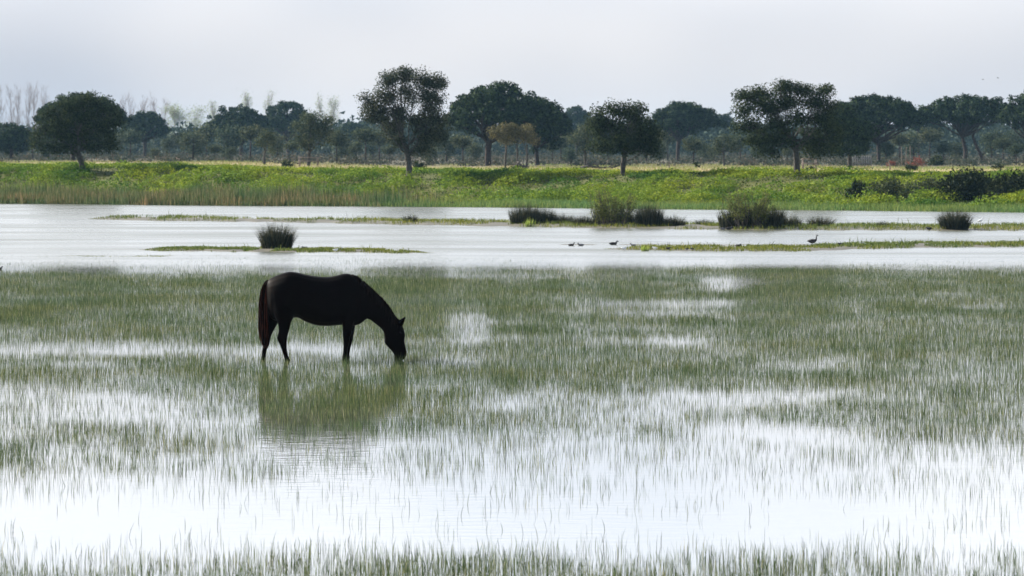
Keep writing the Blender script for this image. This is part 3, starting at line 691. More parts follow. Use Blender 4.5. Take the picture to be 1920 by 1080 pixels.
SMALL = [  # column, distance, crown top row
    (62, 620, 246), (92, 560, 262), (212, 600, 255), (245, 640, 236), (292, 560, 272), (318, 700, 252), (362, 560, 240), (345, 760, 246), (388, 680, 232), (402, 540, 268), (425, 620, 222),
    (432, 520, 274), (470, 560, 232), (520, 640, 246), (548, 560, 264), (632, 510, 236), (640, 620, 250), (668, 560, 260), (686, 520, 236), (712, 640, 246), (730, 560, 268), (700, 700, 240), (806, 540, 268), (838, 560, 252),
    (868, 520, 250), (888, 600, 262), (1036, 560, 262), (1052, 640, 246), (1066, 540, 270), (1140, 620, 262), (1212, 640, 250), (1236, 560, 262), (1252, 700, 240), (1300, 520, 252), (1322, 640, 262),
    (1338, 560, 270), (1388, 600, 250), (1420, 640, 262), (1448, 700, 252), (1476, 560, 274), (1532, 640, 262), (1660, 560, 262), (1686, 640, 246), (1712, 700, 240), (1742, 640, 238), (1768, 560, 262),
    (1792, 640, 258), (1858, 620, 240), (1880, 560, 256), (1902, 680, 236), (1905, 500, 268)]
MARKS = [(-200, 'the left edge'), (155, 'the broad left oak'), (497, 'the slim lone oak'), (767, 'the tallest oak'), (915, 'the huge stone pine'), (1167, 'the rounded bank oak'),
         (1495, 'the wide spreading oak'), (1645, 'the broad flat pine'), (1815, 'the twin-trunked pine'), (2200, 'the right edge')]
ORD = ['first', 'second', 'third', 'fourth', 'fifth', 'sixth', 'seventh', 'eighth', 'ninth', 'tenth', 'eleventh', 'twelfth', 'thirteenth', 'fourteenth', 'fifteenth', 'sixteenth']
cnt = {}
for i, (px, D, row) in enumerate(sorted(SMALL)):
    mk = max(j for j in range(len(MARKS)) if MARKS[j][0] <= px); cnt[mk] = cnt.get(mk, 0) + 1
    g = gpt(px, D); H = at(px, row, D)[2] - g[2]; tm, cm = PROTO[(i * 5 + 2) % 6]; sc = H / 4.6 * .98
    root = empty('young_pine', g); root.scale = (sc * rng.uniform(.85, 1.2), sc, sc); root.rotation_euler = (0, 0, rng.uniform(0, 6.28))
    tag(root, f'small hazy tree in the far belt, {ORD[cnt[mk]-1]} right of {MARKS[mk][1]}', 'tree', 'small hazy trees of the far belt')
    link('trunk', tm, M['pinebark'], root); link('crown', cm, M['young'], root)

# ---- bare poplars and pale spring trees on the skyline
def bare_tree(label, px, row, D, seed, leafy=0.0, width=14, name='bare_poplar', group='bare poplars on the left skyline'):
    rg = np.random.default_rng(5000 + seed); g = gpt(px, D); H = at(px, row, D)[2] - g[2]; k = D / F
    root = empty(name, g); tag(root, label, 'tree', group)
    wood = MB(); LC = []
    P = np.array([[0, 0, -.3], [rg.normal() * .15, 0, H * .35], [rg.normal() * .3, 0, H * .7], [rg.normal() * .4, 0, H]])
    tube(wood, P, [.12, .09, .05, .015], 6)
    W_ = width * k
    for i in range(34):
        t = rg.uniform(.18, .92); s = np.array([np.interp(t * H, P[:, 2], P[:, j]) for j in range(3)]); s[2] = t * H
        a = rg.uniform(0, 6.28); L = H * rg.uniform(.14, .32) * (1.15 - t * .6)
        e = s + np.array([math.cos(a) * W_ * rg.uniform(.4, 1) * (1 - t * .5), math.sin(a) * W_ * .6, L])
        bp = bend(s, e, 5, .07, rg); tube(wood, bp, np.linspace(.05 * (1.2 - t), .014, 5), 4, cap=False)
        for _ in range(7):
            s2 = bp[int(rg.integers(1, 5))]; e2 = s2 + rg.normal(size=3) * [W_ * .22, W_ * .2, L * .12] + [0, 0, L * .4]
            tube(wood, bend(s2, e2, 3, .08, rg), [.024, .016, .008], 3, cap=False)
            if leafy: LC.append(e2 + rg.normal(size=(int(16 * leafy), 3)) * .45)
    link('trunk', wood.mesh('trunk', True), M['twig'], root)
    if leafy:
        lv = MB(); leaves(lv, np.concatenate(LC), .26, .3, .6, rg=rg); link('crown', lv.mesh('crown'), M['pale'], root)
bare = [(2, 164), (22, 172), (36, 168), (55, 165), (68, 171), (84, 169), (232, 186), (248, 184), (268, 188), (284, 186), (308, 192)]
for i, (px, row) in enumerate(bare):
    side = 'left of the broad left oak' if px < 150 else 'right of the broad left oak'
    j = i if px < 150 else i - 6
    bare_tree(f'bare skyline poplar, {ORD[j]} from the left, {side}', px, row, 1050 + 30 * (i % 3), i, 0, 17)
for i, (px, row, lf, w, lb) in enumerate([
        (328, 206, .8, 30, 'pale green feathery tree on the skyline, left of two beside the pine pair'), (362, 208, .8, 32, 'pale green feathery tree on the skyline, right of two beside the pine pair'),
        (396, 196, .3, 13, 'thin pale tree peeping left of the wide dark cap pine'), (461, 183, .25, 13, 'thin pale tree top above the wide dark cap pine'), (506, 180, .3, 13, 'thin pale tree top between the paired skyline pines'),
        (600, 192, .3, 13, 'thin pale tree left of the slender pale skyline tree'), (626, 185, .4, 16, 'slender pale tree standing clear on the skyline left of the tallest oak')]):
    bare_tree(lb, px, row, 1060 + 20 * i, 40 + i, lf, w, 'pale_tree', 'pale spring trees on the skyline')

# ------------------------------------------------------------------ shrubs
def shrub(name, label, px, row, w, h, mat, D=None, n=500, leaf=.14, seed=0, group=None, stems=True):
    rg = np.random.default_rng(7000 + seed); g = ghit(px, row) if D is None else gpt(px, D); k = g[1] / F
    root = empty(name, g); tag(root, label, 'shrub', group)
    a, b = w * k / 2, h * k
    LC = []; wood = MB()
    for i in range(max(8, n // 30)):
        v = unit(rg.normal(size=3)) * rg.random() ** .4; v[2] = abs(v[2])
        q = v * [a * .85, a * .7, b * .85] + [0, 0, b * .05]
        LC.append(q + rg.normal(size=(30, 3)) * min(a, b) * .13)
        tube(wood, bend([rg.normal() * .08, rg.normal() * .08, -.1], q, 4, .1, rg), [.03, .02, .014, .006], 4, cap=False)
    P = np.concatenate(LC); P[:, 2] = np.abs(P[:, 2])
    lv = MB(); leaves(lv, P, leaf, .35, .65, rg=rg)
    link('stems', wood.mesh('stems'), M['bark'], root); link('crown', lv.mesh('crown'), mat, root)
    return root
shrub('bramble_bush', 'round dark bush low on the bank below the very dark oak', 1607, 375, 50, 40, M['dark_bramble'], n=1500, seed=1)
shrub('bramble_bush', 'olive bramble mound right of the round dark bank bush', 1668, 376, 105, 46, M['bramble'], n=2600, seed=2)
shrub('bramble_bush', 'olive bramble mound at the middle of the right bank thicket', 1738, 377, 105, 50, M['bramble'], n=3000, seed=3)
shrub('bramble_bush', 'big very dark bramble mound near the right edge of the bank', 1812, 377, 140, 58, M['dark_bramble'], n=9000, leaf=.17, seed=4)
shrub('bramble_bush', 'dark bramble mound cut by the right edge of the picture', 1900, 377, 140, 54, M['dark_bramble'], n=9000, leaf=.17, seed=5)
shrub('dark_shrub', 'round dark shrub on the plain beneath the far umbrella pine', 1757, 297, 34, 26, M['oak'], D=480, n=800, leaf=.2, seed=6)
shrub('dark_shrub', 'low flat dark shrub on the plain near the right edge', 1870, 311, 26, 11, M['oak'], D=400, n=400, leaf=.16, seed=7)
shrub('dark_shrub', 'low dark shrub on the plain left of the rusty bush', 1708, 318, 30, 17, M['oak'], D=375, n=500, leaf=.16, seed=8)
shrub('rusty_shrub', 'rust red leafless-looking bush beneath the right pines', 1716, 300, 46, 24, M['rust'], D=455, n=500, leaf=.16, seed=9)
shrub('rusty_shrub', 'small dull red bush left of the larger rusty bush', 1672, 302, 26, 13, M['rust'], D=460, n=220, leaf=.14, seed=10)
shrub('dark_shrub', 'low dark shrub right of the slim lone oak', 538, 305, 26, 14, M['oak'], D=400, n=420, leaf=.16, seed=11)
shrub('dark_shrub', 'low dark bush just right of the tallest oak trunk', 785, 313, 26, 18, M['oak'], D=385, n=500, leaf=.16, seed=12)
shrub('dark_shrub', 'low dark shrub beside the wooden guard under the spreading oak', 1520, 319, 24, 10, M['oak'], D=372, n=300, leaf=.14, seed=13)
shrub('dark_shrub', 'low dark shrub behind the grey tree left of spreading oak', 1305, 312, 16, 12, M['oak'], D=430, n=250, leaf=.16, seed=14)
shrub('dark_shrub', 'green mound standing up from the left bank edge', 232, 309, 36, 14, M['bank'], D=345, n=500, leaf=.18, seed=15)
shrub('dark_shrub', 'small dark shrub low on the bank left of centre', 848, 386, 16, 10, M['bramble'], n=220, seed=16)

# ------------------------------------------------------------------ rush clumps, tamarisks and bright plants on the spits
def rush(label, px, row, w, h, n=420, mat='rush', name='rush_clump', seed=0, bw=.013, splay=.55, cat='rushes', group='rush clumps on the spits'):
    rg = np.random.default_rng(8000 + seed); g = at_z(px, row, .03); k = g[1] / F; a, b = w * k / 2 * (1.3 if mat == 'rush' else 1), h * k
    n = int(n * (2.0 if mat == 'rush' else 1))
    root = empty(name, g); tag(root, label, cat, group)
    rr = np.sqrt(rg.random(n)); th = rg.uniform(0, 6.283, n)
    B = np.stack([rr * np.cos(th) * a * .8, rr * np.sin(th) * a * .6, np.full(n, -.04)], 1)
    hh = b * (1 - .28 * rr ** 2) * (.32 + .9 * rg.beta(1.6, 1.8, n))
    mb = MB(); az = th + rg.normal(0, .5, n)
    d = np.stack([np.cos(az), np.sin(az), 0 * az], 1)
    ln = (splay + .25) * rr * rg.uniform(.3, 1.2, n) * a / max(b, .01)
    wa = rg.uniform(0, 6.283, n); wv = np.stack([np.cos(wa), np.sin(wa), 0 * wa], 1) * bw
    up = np.array([[0, 0, 1.]]); m = B + up * hh[:, None] * .55 + d * (hh * ln * .4)[:, None]; t = B + up * hh[:, None] + d * (hh * ln)[:, None]
    V = np.stack([B - wv * .5, B + wv * .5, m - wv * .5, m + wv * .5, t], 1).reshape(-1, 3); i = np.arange(n)[:, None] * 5
    mb.add(V, i + np.array([[0, 1, 3, 2]])); mb.V.append(np.zeros((0, 3))); mb.L.append((i + np.array([[2, 3, 4]])).ravel()); mb.T.append(np.full(n, 3)); mb.mi.append(np.zeros(n, int))
    o = link('blades', mb.mesh('blades'), M[mat], root)
    r = MB(); q = 10; ang = np.arange(q) / q * 6.283
    ring = np.stack([np.cos(ang) * a * .62, np.sin(ang) * a * .55, np.full(q, -.05)], 1); ring2 = ring * [.6, .6, 0] + [0, 0, b * .10]
    r.add(np.concatenate([ring, ring2, [[0, 0, b * .14]]]), np.array([[j, (j + 1) % q, q + (j + 1) % q, q + j] for j in range(q)]))
    r.V.append(np.zeros((0, 3))); r.L.append(np.array([[q + j, q + (j + 1) % q, 2 * q] for j in range(q)]).ravel()); r.T.append(np.full(q, 3)); r.mi.append(np.zeros(q, int))
    link('root_mound', r.mesh('root_mound', True), M['mud'], root)
    return root
rush('big lone round rush clump on the short islet above the horse', 519, 467, 50, 54, 900, seed=1, splay=.75)
rush('tiny lone rush tuft on the long spit left of centre', 769, 418, 22, 20, 200, seed=2, splay=.7)
rush('tall dark rush clump at the left end of the row, behind the bright plant', 985, 421, 52, 44, 800, seed=3, splay=.25)
rush('tall dark rush clump second in the row from the bright plant', 1018, 421, 44, 36, 600, seed=4, splay=.3)
rush('low rush clump closing the left group of the row', 1052, 421, 38, 26, 420, seed=5, splay=.5)
rush('brownish low rush clump at the left foot of the first feathery bush', 1095, 423, 40, 24, 420, seed=6, splay=.4)
rush('dark rush clump at the foot of the first feathery bush', 1137, 423, 44, 38, 700, seed=7, splay=.25)
rush('dark rush clump at the right foot of the first feathery bush', 1172, 423, 40, 36, 600, seed=8, splay=.3)
rush('tall dark rush clump alone between the first feathery bush and the gap', 1218, 425, 46, 48, 800, seed=9, splay=.25)
rush('low spreading rush clump right of the tall one before the gap', 1260, 425, 44, 26, 420, seed=10, splay=.6)
rush('small rush tuft in the gap between the two feathery bushes', 1321, 424, 28, 18, 200, seed=11, splay=.7)
rush('dense dark rush clump at the left foot of the second feathery bush', 1375, 428, 50, 44, 800, seed=12, splay=.25)
rush('dense dark rush clump in the middle of the second feathery bush', 1412, 428, 46, 48, 800, seed=13, splay=.25)
rush('dense dark rush clump at the right of the second feathery bush', 1446, 428, 46, 46, 800, seed=14, splay=.3)
rush('low rush clump at the right end beside the second feathery bush', 1484, 427, 32, 28, 380, seed=15, splay=.5)
rush('spiky small rush clump right of the second feathery bush', 1538, 426, 40, 26, 360, seed=16, splay=.75)
rush('tiny rush tuft on the spit left of the round right clump', 1655, 427, 20, 16, 150, seed=17, splay=.7)
rush('faint tiny rush tuft between the spiky clump and tiny tuft', 1630, 425, 8, 10, 50, seed=18, splay=.5)
rush('round dark rush clump on the spit near the white egret', 1791, 430, 46, 42, 900, seed=19, splay=.8)
rush('bright green plant in front of the leftmost tall rush clump', 993, 424, 22, 20, 45, 'iris', 'marsh_plant', 20, .03, .8, 'plant', 'bright marsh plants')
rush('small yellow green plant on the islet among the ducks', 1209, 469, 18, 15, 45, 'iris', 'marsh_plant', 21, .022, .8, 'plant', 'bright marsh plants')

def feathery(label, px, row, w, h, seed):
    rg = np.random.default_rng(9000 + seed); g = at_z(px, row, .04); k = g[1] / F; a, b = w * k / 2, h * k
    root = empty('tamarisk_bush', g); tag(root, label, 'shrub', 'feathery green bushes on the spit')
    wood = MB(); LC = []
    for i in range(46):
        r = math.sqrt(rg.random()); th = rg.uniform(0, 6.283)
        e = np.array([r * math.cos(th) * a, r * math.sin(th) * a * .8, b * rg.uniform(.55, 1.05) * (1 - .12 * r * r)])
        P = bend([e[0] * .45, e[1] * .4, -.05], e, 6, .06, rg); tube(wood, P, np.linspace(.02, .005, 6), 4, cap=False)
        t = rg.uniform(.35, 1.0, 100)
        Q = np.stack([np.interp(t, np.linspace(0, 1, 6), P[:, j]) for j in range(3)], 1)
        LC.append(Q + rg.normal(size=(100, 3)) * .06)
    lv = MB(); leaves(lv, np.concatenate(LC), .085, .2, .4, rg=rg)
    link('stems', wood.mesh('stems'), M['bark'], root); link('crown', lv.mesh('crown'), M['tamarisk'], root)
feathery('first feathery yellow green bush rising from the rush row', 1148, 424, 92, 70, 1)
feathery('second feathery yellow green bush rising from the right rush row', 1402, 428, 104, 76, 2)

# ------------------------------------------------------------------ wooden things on the plain
def guard(label, px, D, w, h, seed):
    rg = np.random.default_rng(seed); g = gpt(px, D); k = D / F; a, b = w * k / 2, h * k
    root = empty('tree_guard', g); tag(root, label, 'tree guard', 'wooden sapling guards')
    for sx in (-1, 1):
        for sy in (-1, 1):
            mb = MB(); tube(mb, [[sx * a, sy * a, -.2], [sx * a + rg.normal() * .03, sy * a, b * rg.uniform(.95, 1.05)]], [.06, .05], 6); link('post', mb.mesh('post'), M['wood'], root)
    for sy in (-1, 1):
        for z in (.55, .92):
            mb = MB(); box(mb, [0, sy * (a + .06), b * z], [2 * a + .2, .04, .09]); link('rail', mb.mesh('rail'), M['wood'], root)
guard('wooden post and rail guard around the leafy forked oak', 579, 424, 34, 18, 1)
guard('wooden post and rail guard beneath the wide spreading oak', 1517, 372, 24, 24, 2)
def post(label, px, row, h, w=2.2, D=None, name='fence_post', seed=0):
    g = ghit(px, row) if D is None else gpt(px, D); k = g[1] / F; mb = MB(); L = h * k; rg = np.random.default_rng(seed + 1)
    tube(mb, [[0, 0, -.3], [.02, 0, L * .5], [rg.normal() * .05, 0, L * .97], [rg.normal() * .05, 0, L]], [w * k / 2, w * k / 2 * .95, w * k / 2 * .9, w * k * .3], 7)
    o = link(name, mb.mesh(name), M['wood'], None, tuple(g)); tag(o, label, 'post', 'lone wooden posts')
post('thin wooden post on the bank right of the rounded leafy oak', 1254, 327, 24, seed=1)
post('dark wooden post on the bank at the left, inside the oak shadow', 334, 314, 17, 4, seed=2)
post('wooden post at the bank edge below the leafy forked oak', 562, 314, 17, 3, seed=3)
post('thin stake beside the rusty bush, left one of three', 1690, 320, 40, 1.6, D=440, name='stake', seed=4)
post('thin stake beside the rusty bush, middle of three', 1698, 320, 38, 1.6, D=442, name='stake', seed=5)
post('thin stake beside the rusty bush, right one of three', 1706, 320, 40, 1.6, D=444, name='stake', seed=6)
post('short fence post on the plain under the right pines', 1668, 316, 16, 2.2, D=385, seed=7)
def picket():
    D = 455; g = gpt(1616, D); k = D / F
    root = empty('picket_fence', g); tag(root, 'pale grey picket fence under the very dark oak', 'fence')
    pm = MB(); box(pm, [0, 0, .45], [.11, .05, 1.1]); pme = pm.mesh('picket')
    for i in range(9):
        o = link('picket', pme, M['whitewood'], root); o.location = ((i - 4) * 4.2 * k, 0, .1)
    for z in (.35, .85):
        mb = MB(); box(mb, [0, .06, z], [36 * k, .05, .08]); link('rail', mb.mesh('rail'), M['whitewood'], root)
picket()
def fallen(label, px, D, parts, name='fallen_branch'):
    g = gpt(px, D); k = D / F; mb = MB()
    for pts, r in parts:
        P = np.array([[(a - px) * k, dy, b * k] for a, b, dy in pts]); tube(mb, P, np.linspace(r, r * .5, len(P)), 6)
    o = link(name, mb.mesh(name, True), M['bark'], None, tuple(g)); tag(o, label, 'dead wood')
fallen('heap of bleached dead branches at the feet of the three small oaks', 972, 415,
       [([(960, 0, 0), (968, 7, .2), (974, 16, .1)], .12), ([(985, 0, 0), (976, 8, -.2), (970, 14, .1)], .12), ([(962, 2, .3), (975, 5, .2), (992, 3, 0)], .15), ([(966, 1, -.3), (972, 11, -.2), (980, 19, 0)], .08), ([(990, 0, 0), (982, 7, 0), (979, 15, .2)], .08)])
fallen('long fallen grey branch lying left of the rounded oak trunk', 1130, 400,
       [([(1088, 3, .2), (1105, 6, 0), (1125, 3, 0), (1150, 4, .1), (1163, 9, 0)], .13), ([(1105, 6, 0), (1100, 14, .2), (1104, 19, .3)], .09), ([(1125, 3, 0), (1118, 9, 0), (1112, 12, .1)], .07), ([(1140, 4, 0), (1150, 9, -.2), (1156, 7, -.3)], .06)])

# ------------------------------------------------------------------ the horse
def ZX(zx, zy):          # enlarged-photo pixel -> metres on the horse's own plane
    return np.array([(zx - 700) / 579.0, (962 - zy) / 579.0])
def loft(mb, secs, sides=20):
    rings = []
    th = np.arange(sides) / sides * 2 * np.pi
    for U, L, hw, yo in secs:
        u, l = ZX(*U), ZX(*L); c = (u + l) / 2; d = (u - l) / 2
        cs, sn = np.cos(th), np.sin(th)
        sx = np.sign(sn) * np.abs(sn) ** .9
        rings.append(np.stack([c[0] + d[0] * cs, yo + hw * sx, c[1] + d[1] * cs], 1))
    V = np.concatenate(rings); j = np.arange(sides); k = (j + 1) % sides; q = []
    for r in range(len(rings) - 1):
        q.append(np.stack([r * sides + j, r * sides + k, (r + 1) * sides + k, (r + 1) * sides + j], 1))
    off = mb.n; mb.add(V, np.concatenate(q))
    for r, jj in ((0, j[::-1]), (len(rings) - 1, j)):
        mb.V.append(np.zeros((0, 3))); mb.L.append(off + r * sides + jj); mb.T.append(np.array([sides])); mb.mi.append(np.array([0]))
def dense(secs, n):
    """smooth (Catmull-Rom) resampling of the sections"""
    A = np.array([[*U, *L, hw, yo] for U, L, hw, yo in secs], float); m = len(A); out = []
    for t in np.linspace(0, m - 1, n):
        i = min(int(t), m - 2); f = t - i
        p0, p1, p2, p3 = A[max(i - 1, 0)], A[i], A[i + 1], A[min(i + 2, m - 1)]
        v = .5 * ((2 * p1) + (-p0 + p2) * f + (2 * p0 - 5 * p1 + 4 * p2 - p3) * f * f + (-p0 + 3 * p1 - 3 * p2 + p3) * f ** 3)
        out.append(((v[0], v[1]), (v[2], v[3]), max(v[4], .01), v[5]))
    return out
def horse():
    base = at_z(440 + 700 / 4.908, 480 + 962 / 4.908, 0)
    root = empty('horse', (base[0], base[1], -.12))
    tag(root, 'black bay horse grazing in the flooded meadow with its head lowered to the water', 'horse')
    off = np.array([0, 0, .12])
    mb = MB()
    torso = [((292, 262), (300, 470), .05, 0), ((312, 222), (318, 540), .14, 0), ((350, 197), (352, 585), .21, 0), ((420, 167), (420, 600), .27, 0), ((500, 146), (500, 585), .30, 0),
             ((570, 151), (575, 566), .29, 0), ((650, 170), (650, 604), .31, 0), ((750, 187), (745, 637), .335, 0), ((850, 193), (840, 646), .335, 0), ((930, 182), (920, 641), .31, 0),
             ((990, 166), (985, 636), .27, 0), ((1040, 162), (1040, 644), .235, 0), ((1085, 176), (1100, 644), .21, 0), ((1140, 215), (1150, 625), .17, 0), ((1180, 270), (1190, 595), .11, 0)]
    loft(mb, dense(torso, 46))
    neck = [((1060, 168), (1080, 640), .19, 0), ((1110, 190), (1140, 632), .175, 0), ((1180, 246), (1185, 603), .155, 0), ((1260, 316), (1225, 578), .125, 0), ((1335, 388), (1285, 617), .10, 0), ((1397, 460), (1335, 658), .085, 0),
            ((1445, 540), (1366, 694), .077, 0), ((1490, 592), (1376, 750), .08, 0), ((1540, 636), (1378, 798), .09, 0), ((1566, 712), (1398, 826), .092, 0), ((1563, 775), (1436, 866), .075, 0),
            ((1572, 838), (1462, 902), .06, 0), ((1582, 890), (1468, 938), .06, 0), ((1576, 925), (1470, 968), .055, 0), ((1550, 955), (1478, 985), .045, 0), ((1525, 972), (1495, 992), .025, 0)]
    loft(mb, dense(neck, 52))
    NH = [((330, 330), (560, 400), .17, -.10), ((350, 470), (562, 490), .16, -.125), ((372, 545), (552, 545), .125, -.14), ((400, 610), (524, 612), .09, -.145), ((410, 680), (504, 690), .065, -.15), ((400, 728), (492, 735), .055, -.15), ((396, 760), (487, 770), .05, -.15), ((420, 815), (484, 822), .037, -.15),
          ((440, 870), (490, 878), .033, -.15), ((455, 915), (500, 920), .036, -.15), ((464, 950), (516, 955), .042, -.15), ((478, 985), (526, 990), .04, -.15), ((482, 1000), (545, 1005), .052, -.15), ((482, 1034), (556, 1034), .058, -.15)]
    FH = [((300, 330), (500, 400), .17, .10), ((285, 470), (470, 490), .15, .125), ((272, 560), (425, 570), .12, .14), ((262, 640), (378, 652), .085, .145), ((268, 715), (340, 725), .062, .15), ((266, 770), (325, 778), .052, .15), ((262, 810), (318, 815), .047, .15), ((250, 860), (294, 865), .036, .15),
          ((244, 910), (285, 915), .033, .15), ((239, 945), (283, 950), .038, .15), ((236, 985), (285, 985), .04, .15), ((234, 1005), (298, 1005), .05, .15), ((232, 1034), (306, 1034), .056, .15)]
    NF = [((985, 430), (1115, 430), .10, -.11), ((988, 540), (1108, 540), .09, -.125), ((994, 640), (1092, 640), .07, -.13), ((996, 710), (1074, 710), .058, -.13), ((1000, 765), (1062, 765), .05, -.13), ((1002, 795), (1058, 795), .047, -.13), ((1002, 840), (1046, 840), .035, -.13),
          ((998, 890), (1040, 890), .033, -.13), ((990, 930), (1044, 930), .04, -.13), ((990, 965), (1042, 965), .038, -.13), ((986, 1000), (1050, 1000), .05, -.13), ((982, 1034), (1060, 1034), .058, -.13)]
    FF = [((1000, 430), (1130, 430), .10, .11), ((1010, 540), (1120, 545), .09, .125), ((1022, 640), (1108, 645), .07, .13), ((1030, 710), (1096, 712), .056, .13), ((1030, 765), (1086, 768), .05, .13), ((1028, 800), (1078, 800), .046, .13), ((1022, 850), (1064, 852), .035, .13),
          ((1014, 900), (1056, 902), .033, .13), ((1008, 935), (1058, 935), .04, .13), ((1008, 965), (1056, 965), .038, .13), ((1004, 1000), (1066, 1000), .05, .13), ((1000, 1034), (1074, 1034), .058, .13)]
    for L in (NH, FH, NF, FF): loft(mb, dense(L, 40), 14)
    for sy in (-1, 1):   # ears
        e = [((1495, 600), (1545, 645), .022, sy * .055), ((1512, 588), (1552, 632), .03, sy * .06), ((1535, 574), (1562, 606), .022, sy * .068), ((1556, 562), (1570, 580), .012, sy * .072), ((1571, 556), (1575, 560), .004, sy * .074)]
        loft(mb, [(u, l, w, y) for u, l, w, y in e], 10)
    # jaw cheeks and shoulder / gaskin fullness
    for V_ in mb.V: V_ += off
    me = mb.mesh('horse_body_raw', True)
    ob = bpy.data.objects.new('raw', me); COL.objects.link(ob)
    rm = ob.modifiers.new('r', 'REMESH'); rm.mode = 'VOXEL'; rm.voxel_size = .015; rm.use_smooth_shade = True
    sm = ob.modifiers.new('s', 'SMOOTH'); sm.factor = .5; sm.iterations = 3
    dg = bpy.context.evaluated_depsgraph_get(); ev = ob.evaluated_get(dg)
    body = bpy.data.meshes.new_from_object(ev); bpy.data.objects.remove(ob)
    body.name = 'body'; body.materials.clear()
    link('body', body, M['coat'], root)
    rg = np.random.default_rng(77)
    # tail: strands from the dock, the outer ones bleached red
    def ribbons(n, path, spread, wid, yo, name, mat):
        mbr = MB(); t = np.linspace(0, 1, len(path)); m = 9; tf = np.linspace(0, 1, m)
        for i in range(n):
            a, b = rg.normal() * .5, rg.normal() * .5; end = rg.uniform(.62, 1.04)
            tt_ = tf * end
            px_ = np.interp(tt_, t, [p[0] for p in path]); pz_ = np.interp(tt_, t, [p[1] for p in path]); w_ = np.interp(tt_, t, spread)
            C = np.array([ZX(x, z) for x, z in zip(px_, pz_)])
            P = np.stack([C[:, 0] + np.clip(a, -1, 1) * w_, yo + np.clip(b, -1, 1) * w_ * .8, C[:, 1] + .12], 1); P += np.cumsum(rg.normal(size=P.shape), 0) * [.0035, .003, .001]
            ww = wid * np.concatenate([np.ones(m - 2), [.7, .15]]); an = rg.uniform(0, 3.14); dv = np.array([math.cos(an), math.sin(an), 0.])
            V = np.stack([P - dv * ww[:, None] * .5, P + dv * ww[:, None] * .5], 1).reshape(-1, 3); q = np.arange(m - 1)[:, None] * 2
            mbr.add(V, q + np.array([[0, 1, 3, 2]]))
        return link(name, mbr.mesh(name), mat, root)
    ribbons(420, [(312, 222), (285, 250), (268, 330), (262, 450), (262, 600), (266, 720), (272, 800), (285, 850)], [.012, .028, .045, .055, .06, .06, .05, .035], .011, 0, 'tail', M['tail'])
    # mane: short hair lying along the crest
    mm = MB(); crest = [(1060, 172), (1110, 190), (1180, 246), (1260, 316), (1335, 388), (1397, 460), (1445, 540), (1492, 594)]
    tc_ = np.linspace(0, 1, len(crest))
    for i in range(380):
        t = rg.random(); x = np.interp(t, tc_, [p[0] for p in crest]); z = np.interp(t, tc_, [p[1] for p in crest]); c = ZX(x, z) + [0, .12]
        s = 1 if rg.random() < .75 else -1
        P0 = np.array([c[0], s * .012, c[1] - .012]); ln = rg.uniform(.08, .17)
        P1 = P0 + [.035 * rg.uniform(.5, 1), s * .05, .012]; P2 = P0 + [.02 + rg.normal() * .02, s * rg.uniform(.09, .13), -ln]
        dv = np.array([.012, 0, .006]); V = np.array([P0 - dv, P0 + dv, P1 - dv, P1 + dv, P2 - dv * .3, P2 + dv * .3])
        mm.add(V, [[0, 1, 3, 2], [2, 3, 5, 4]])
    link('mane', mm.mesh('mane'), M['mane'], root)
    for sy in (-1, 1):
        e = MB(); c = ZX(1520, 700); P = [[c[0] - .016, sy * .082, c[1] + .12], [c[0] - .008, sy * .088, c[1] + .12], [c[0] + .008, sy * .088, c[1] + .118], [c[0] + .016, sy * .082, c[1] + .116]]
        tube(e, P, [.006, .016, .016, .006], 8); link('eye', e.mesh('eye', True), M['eye'], root)
horse()

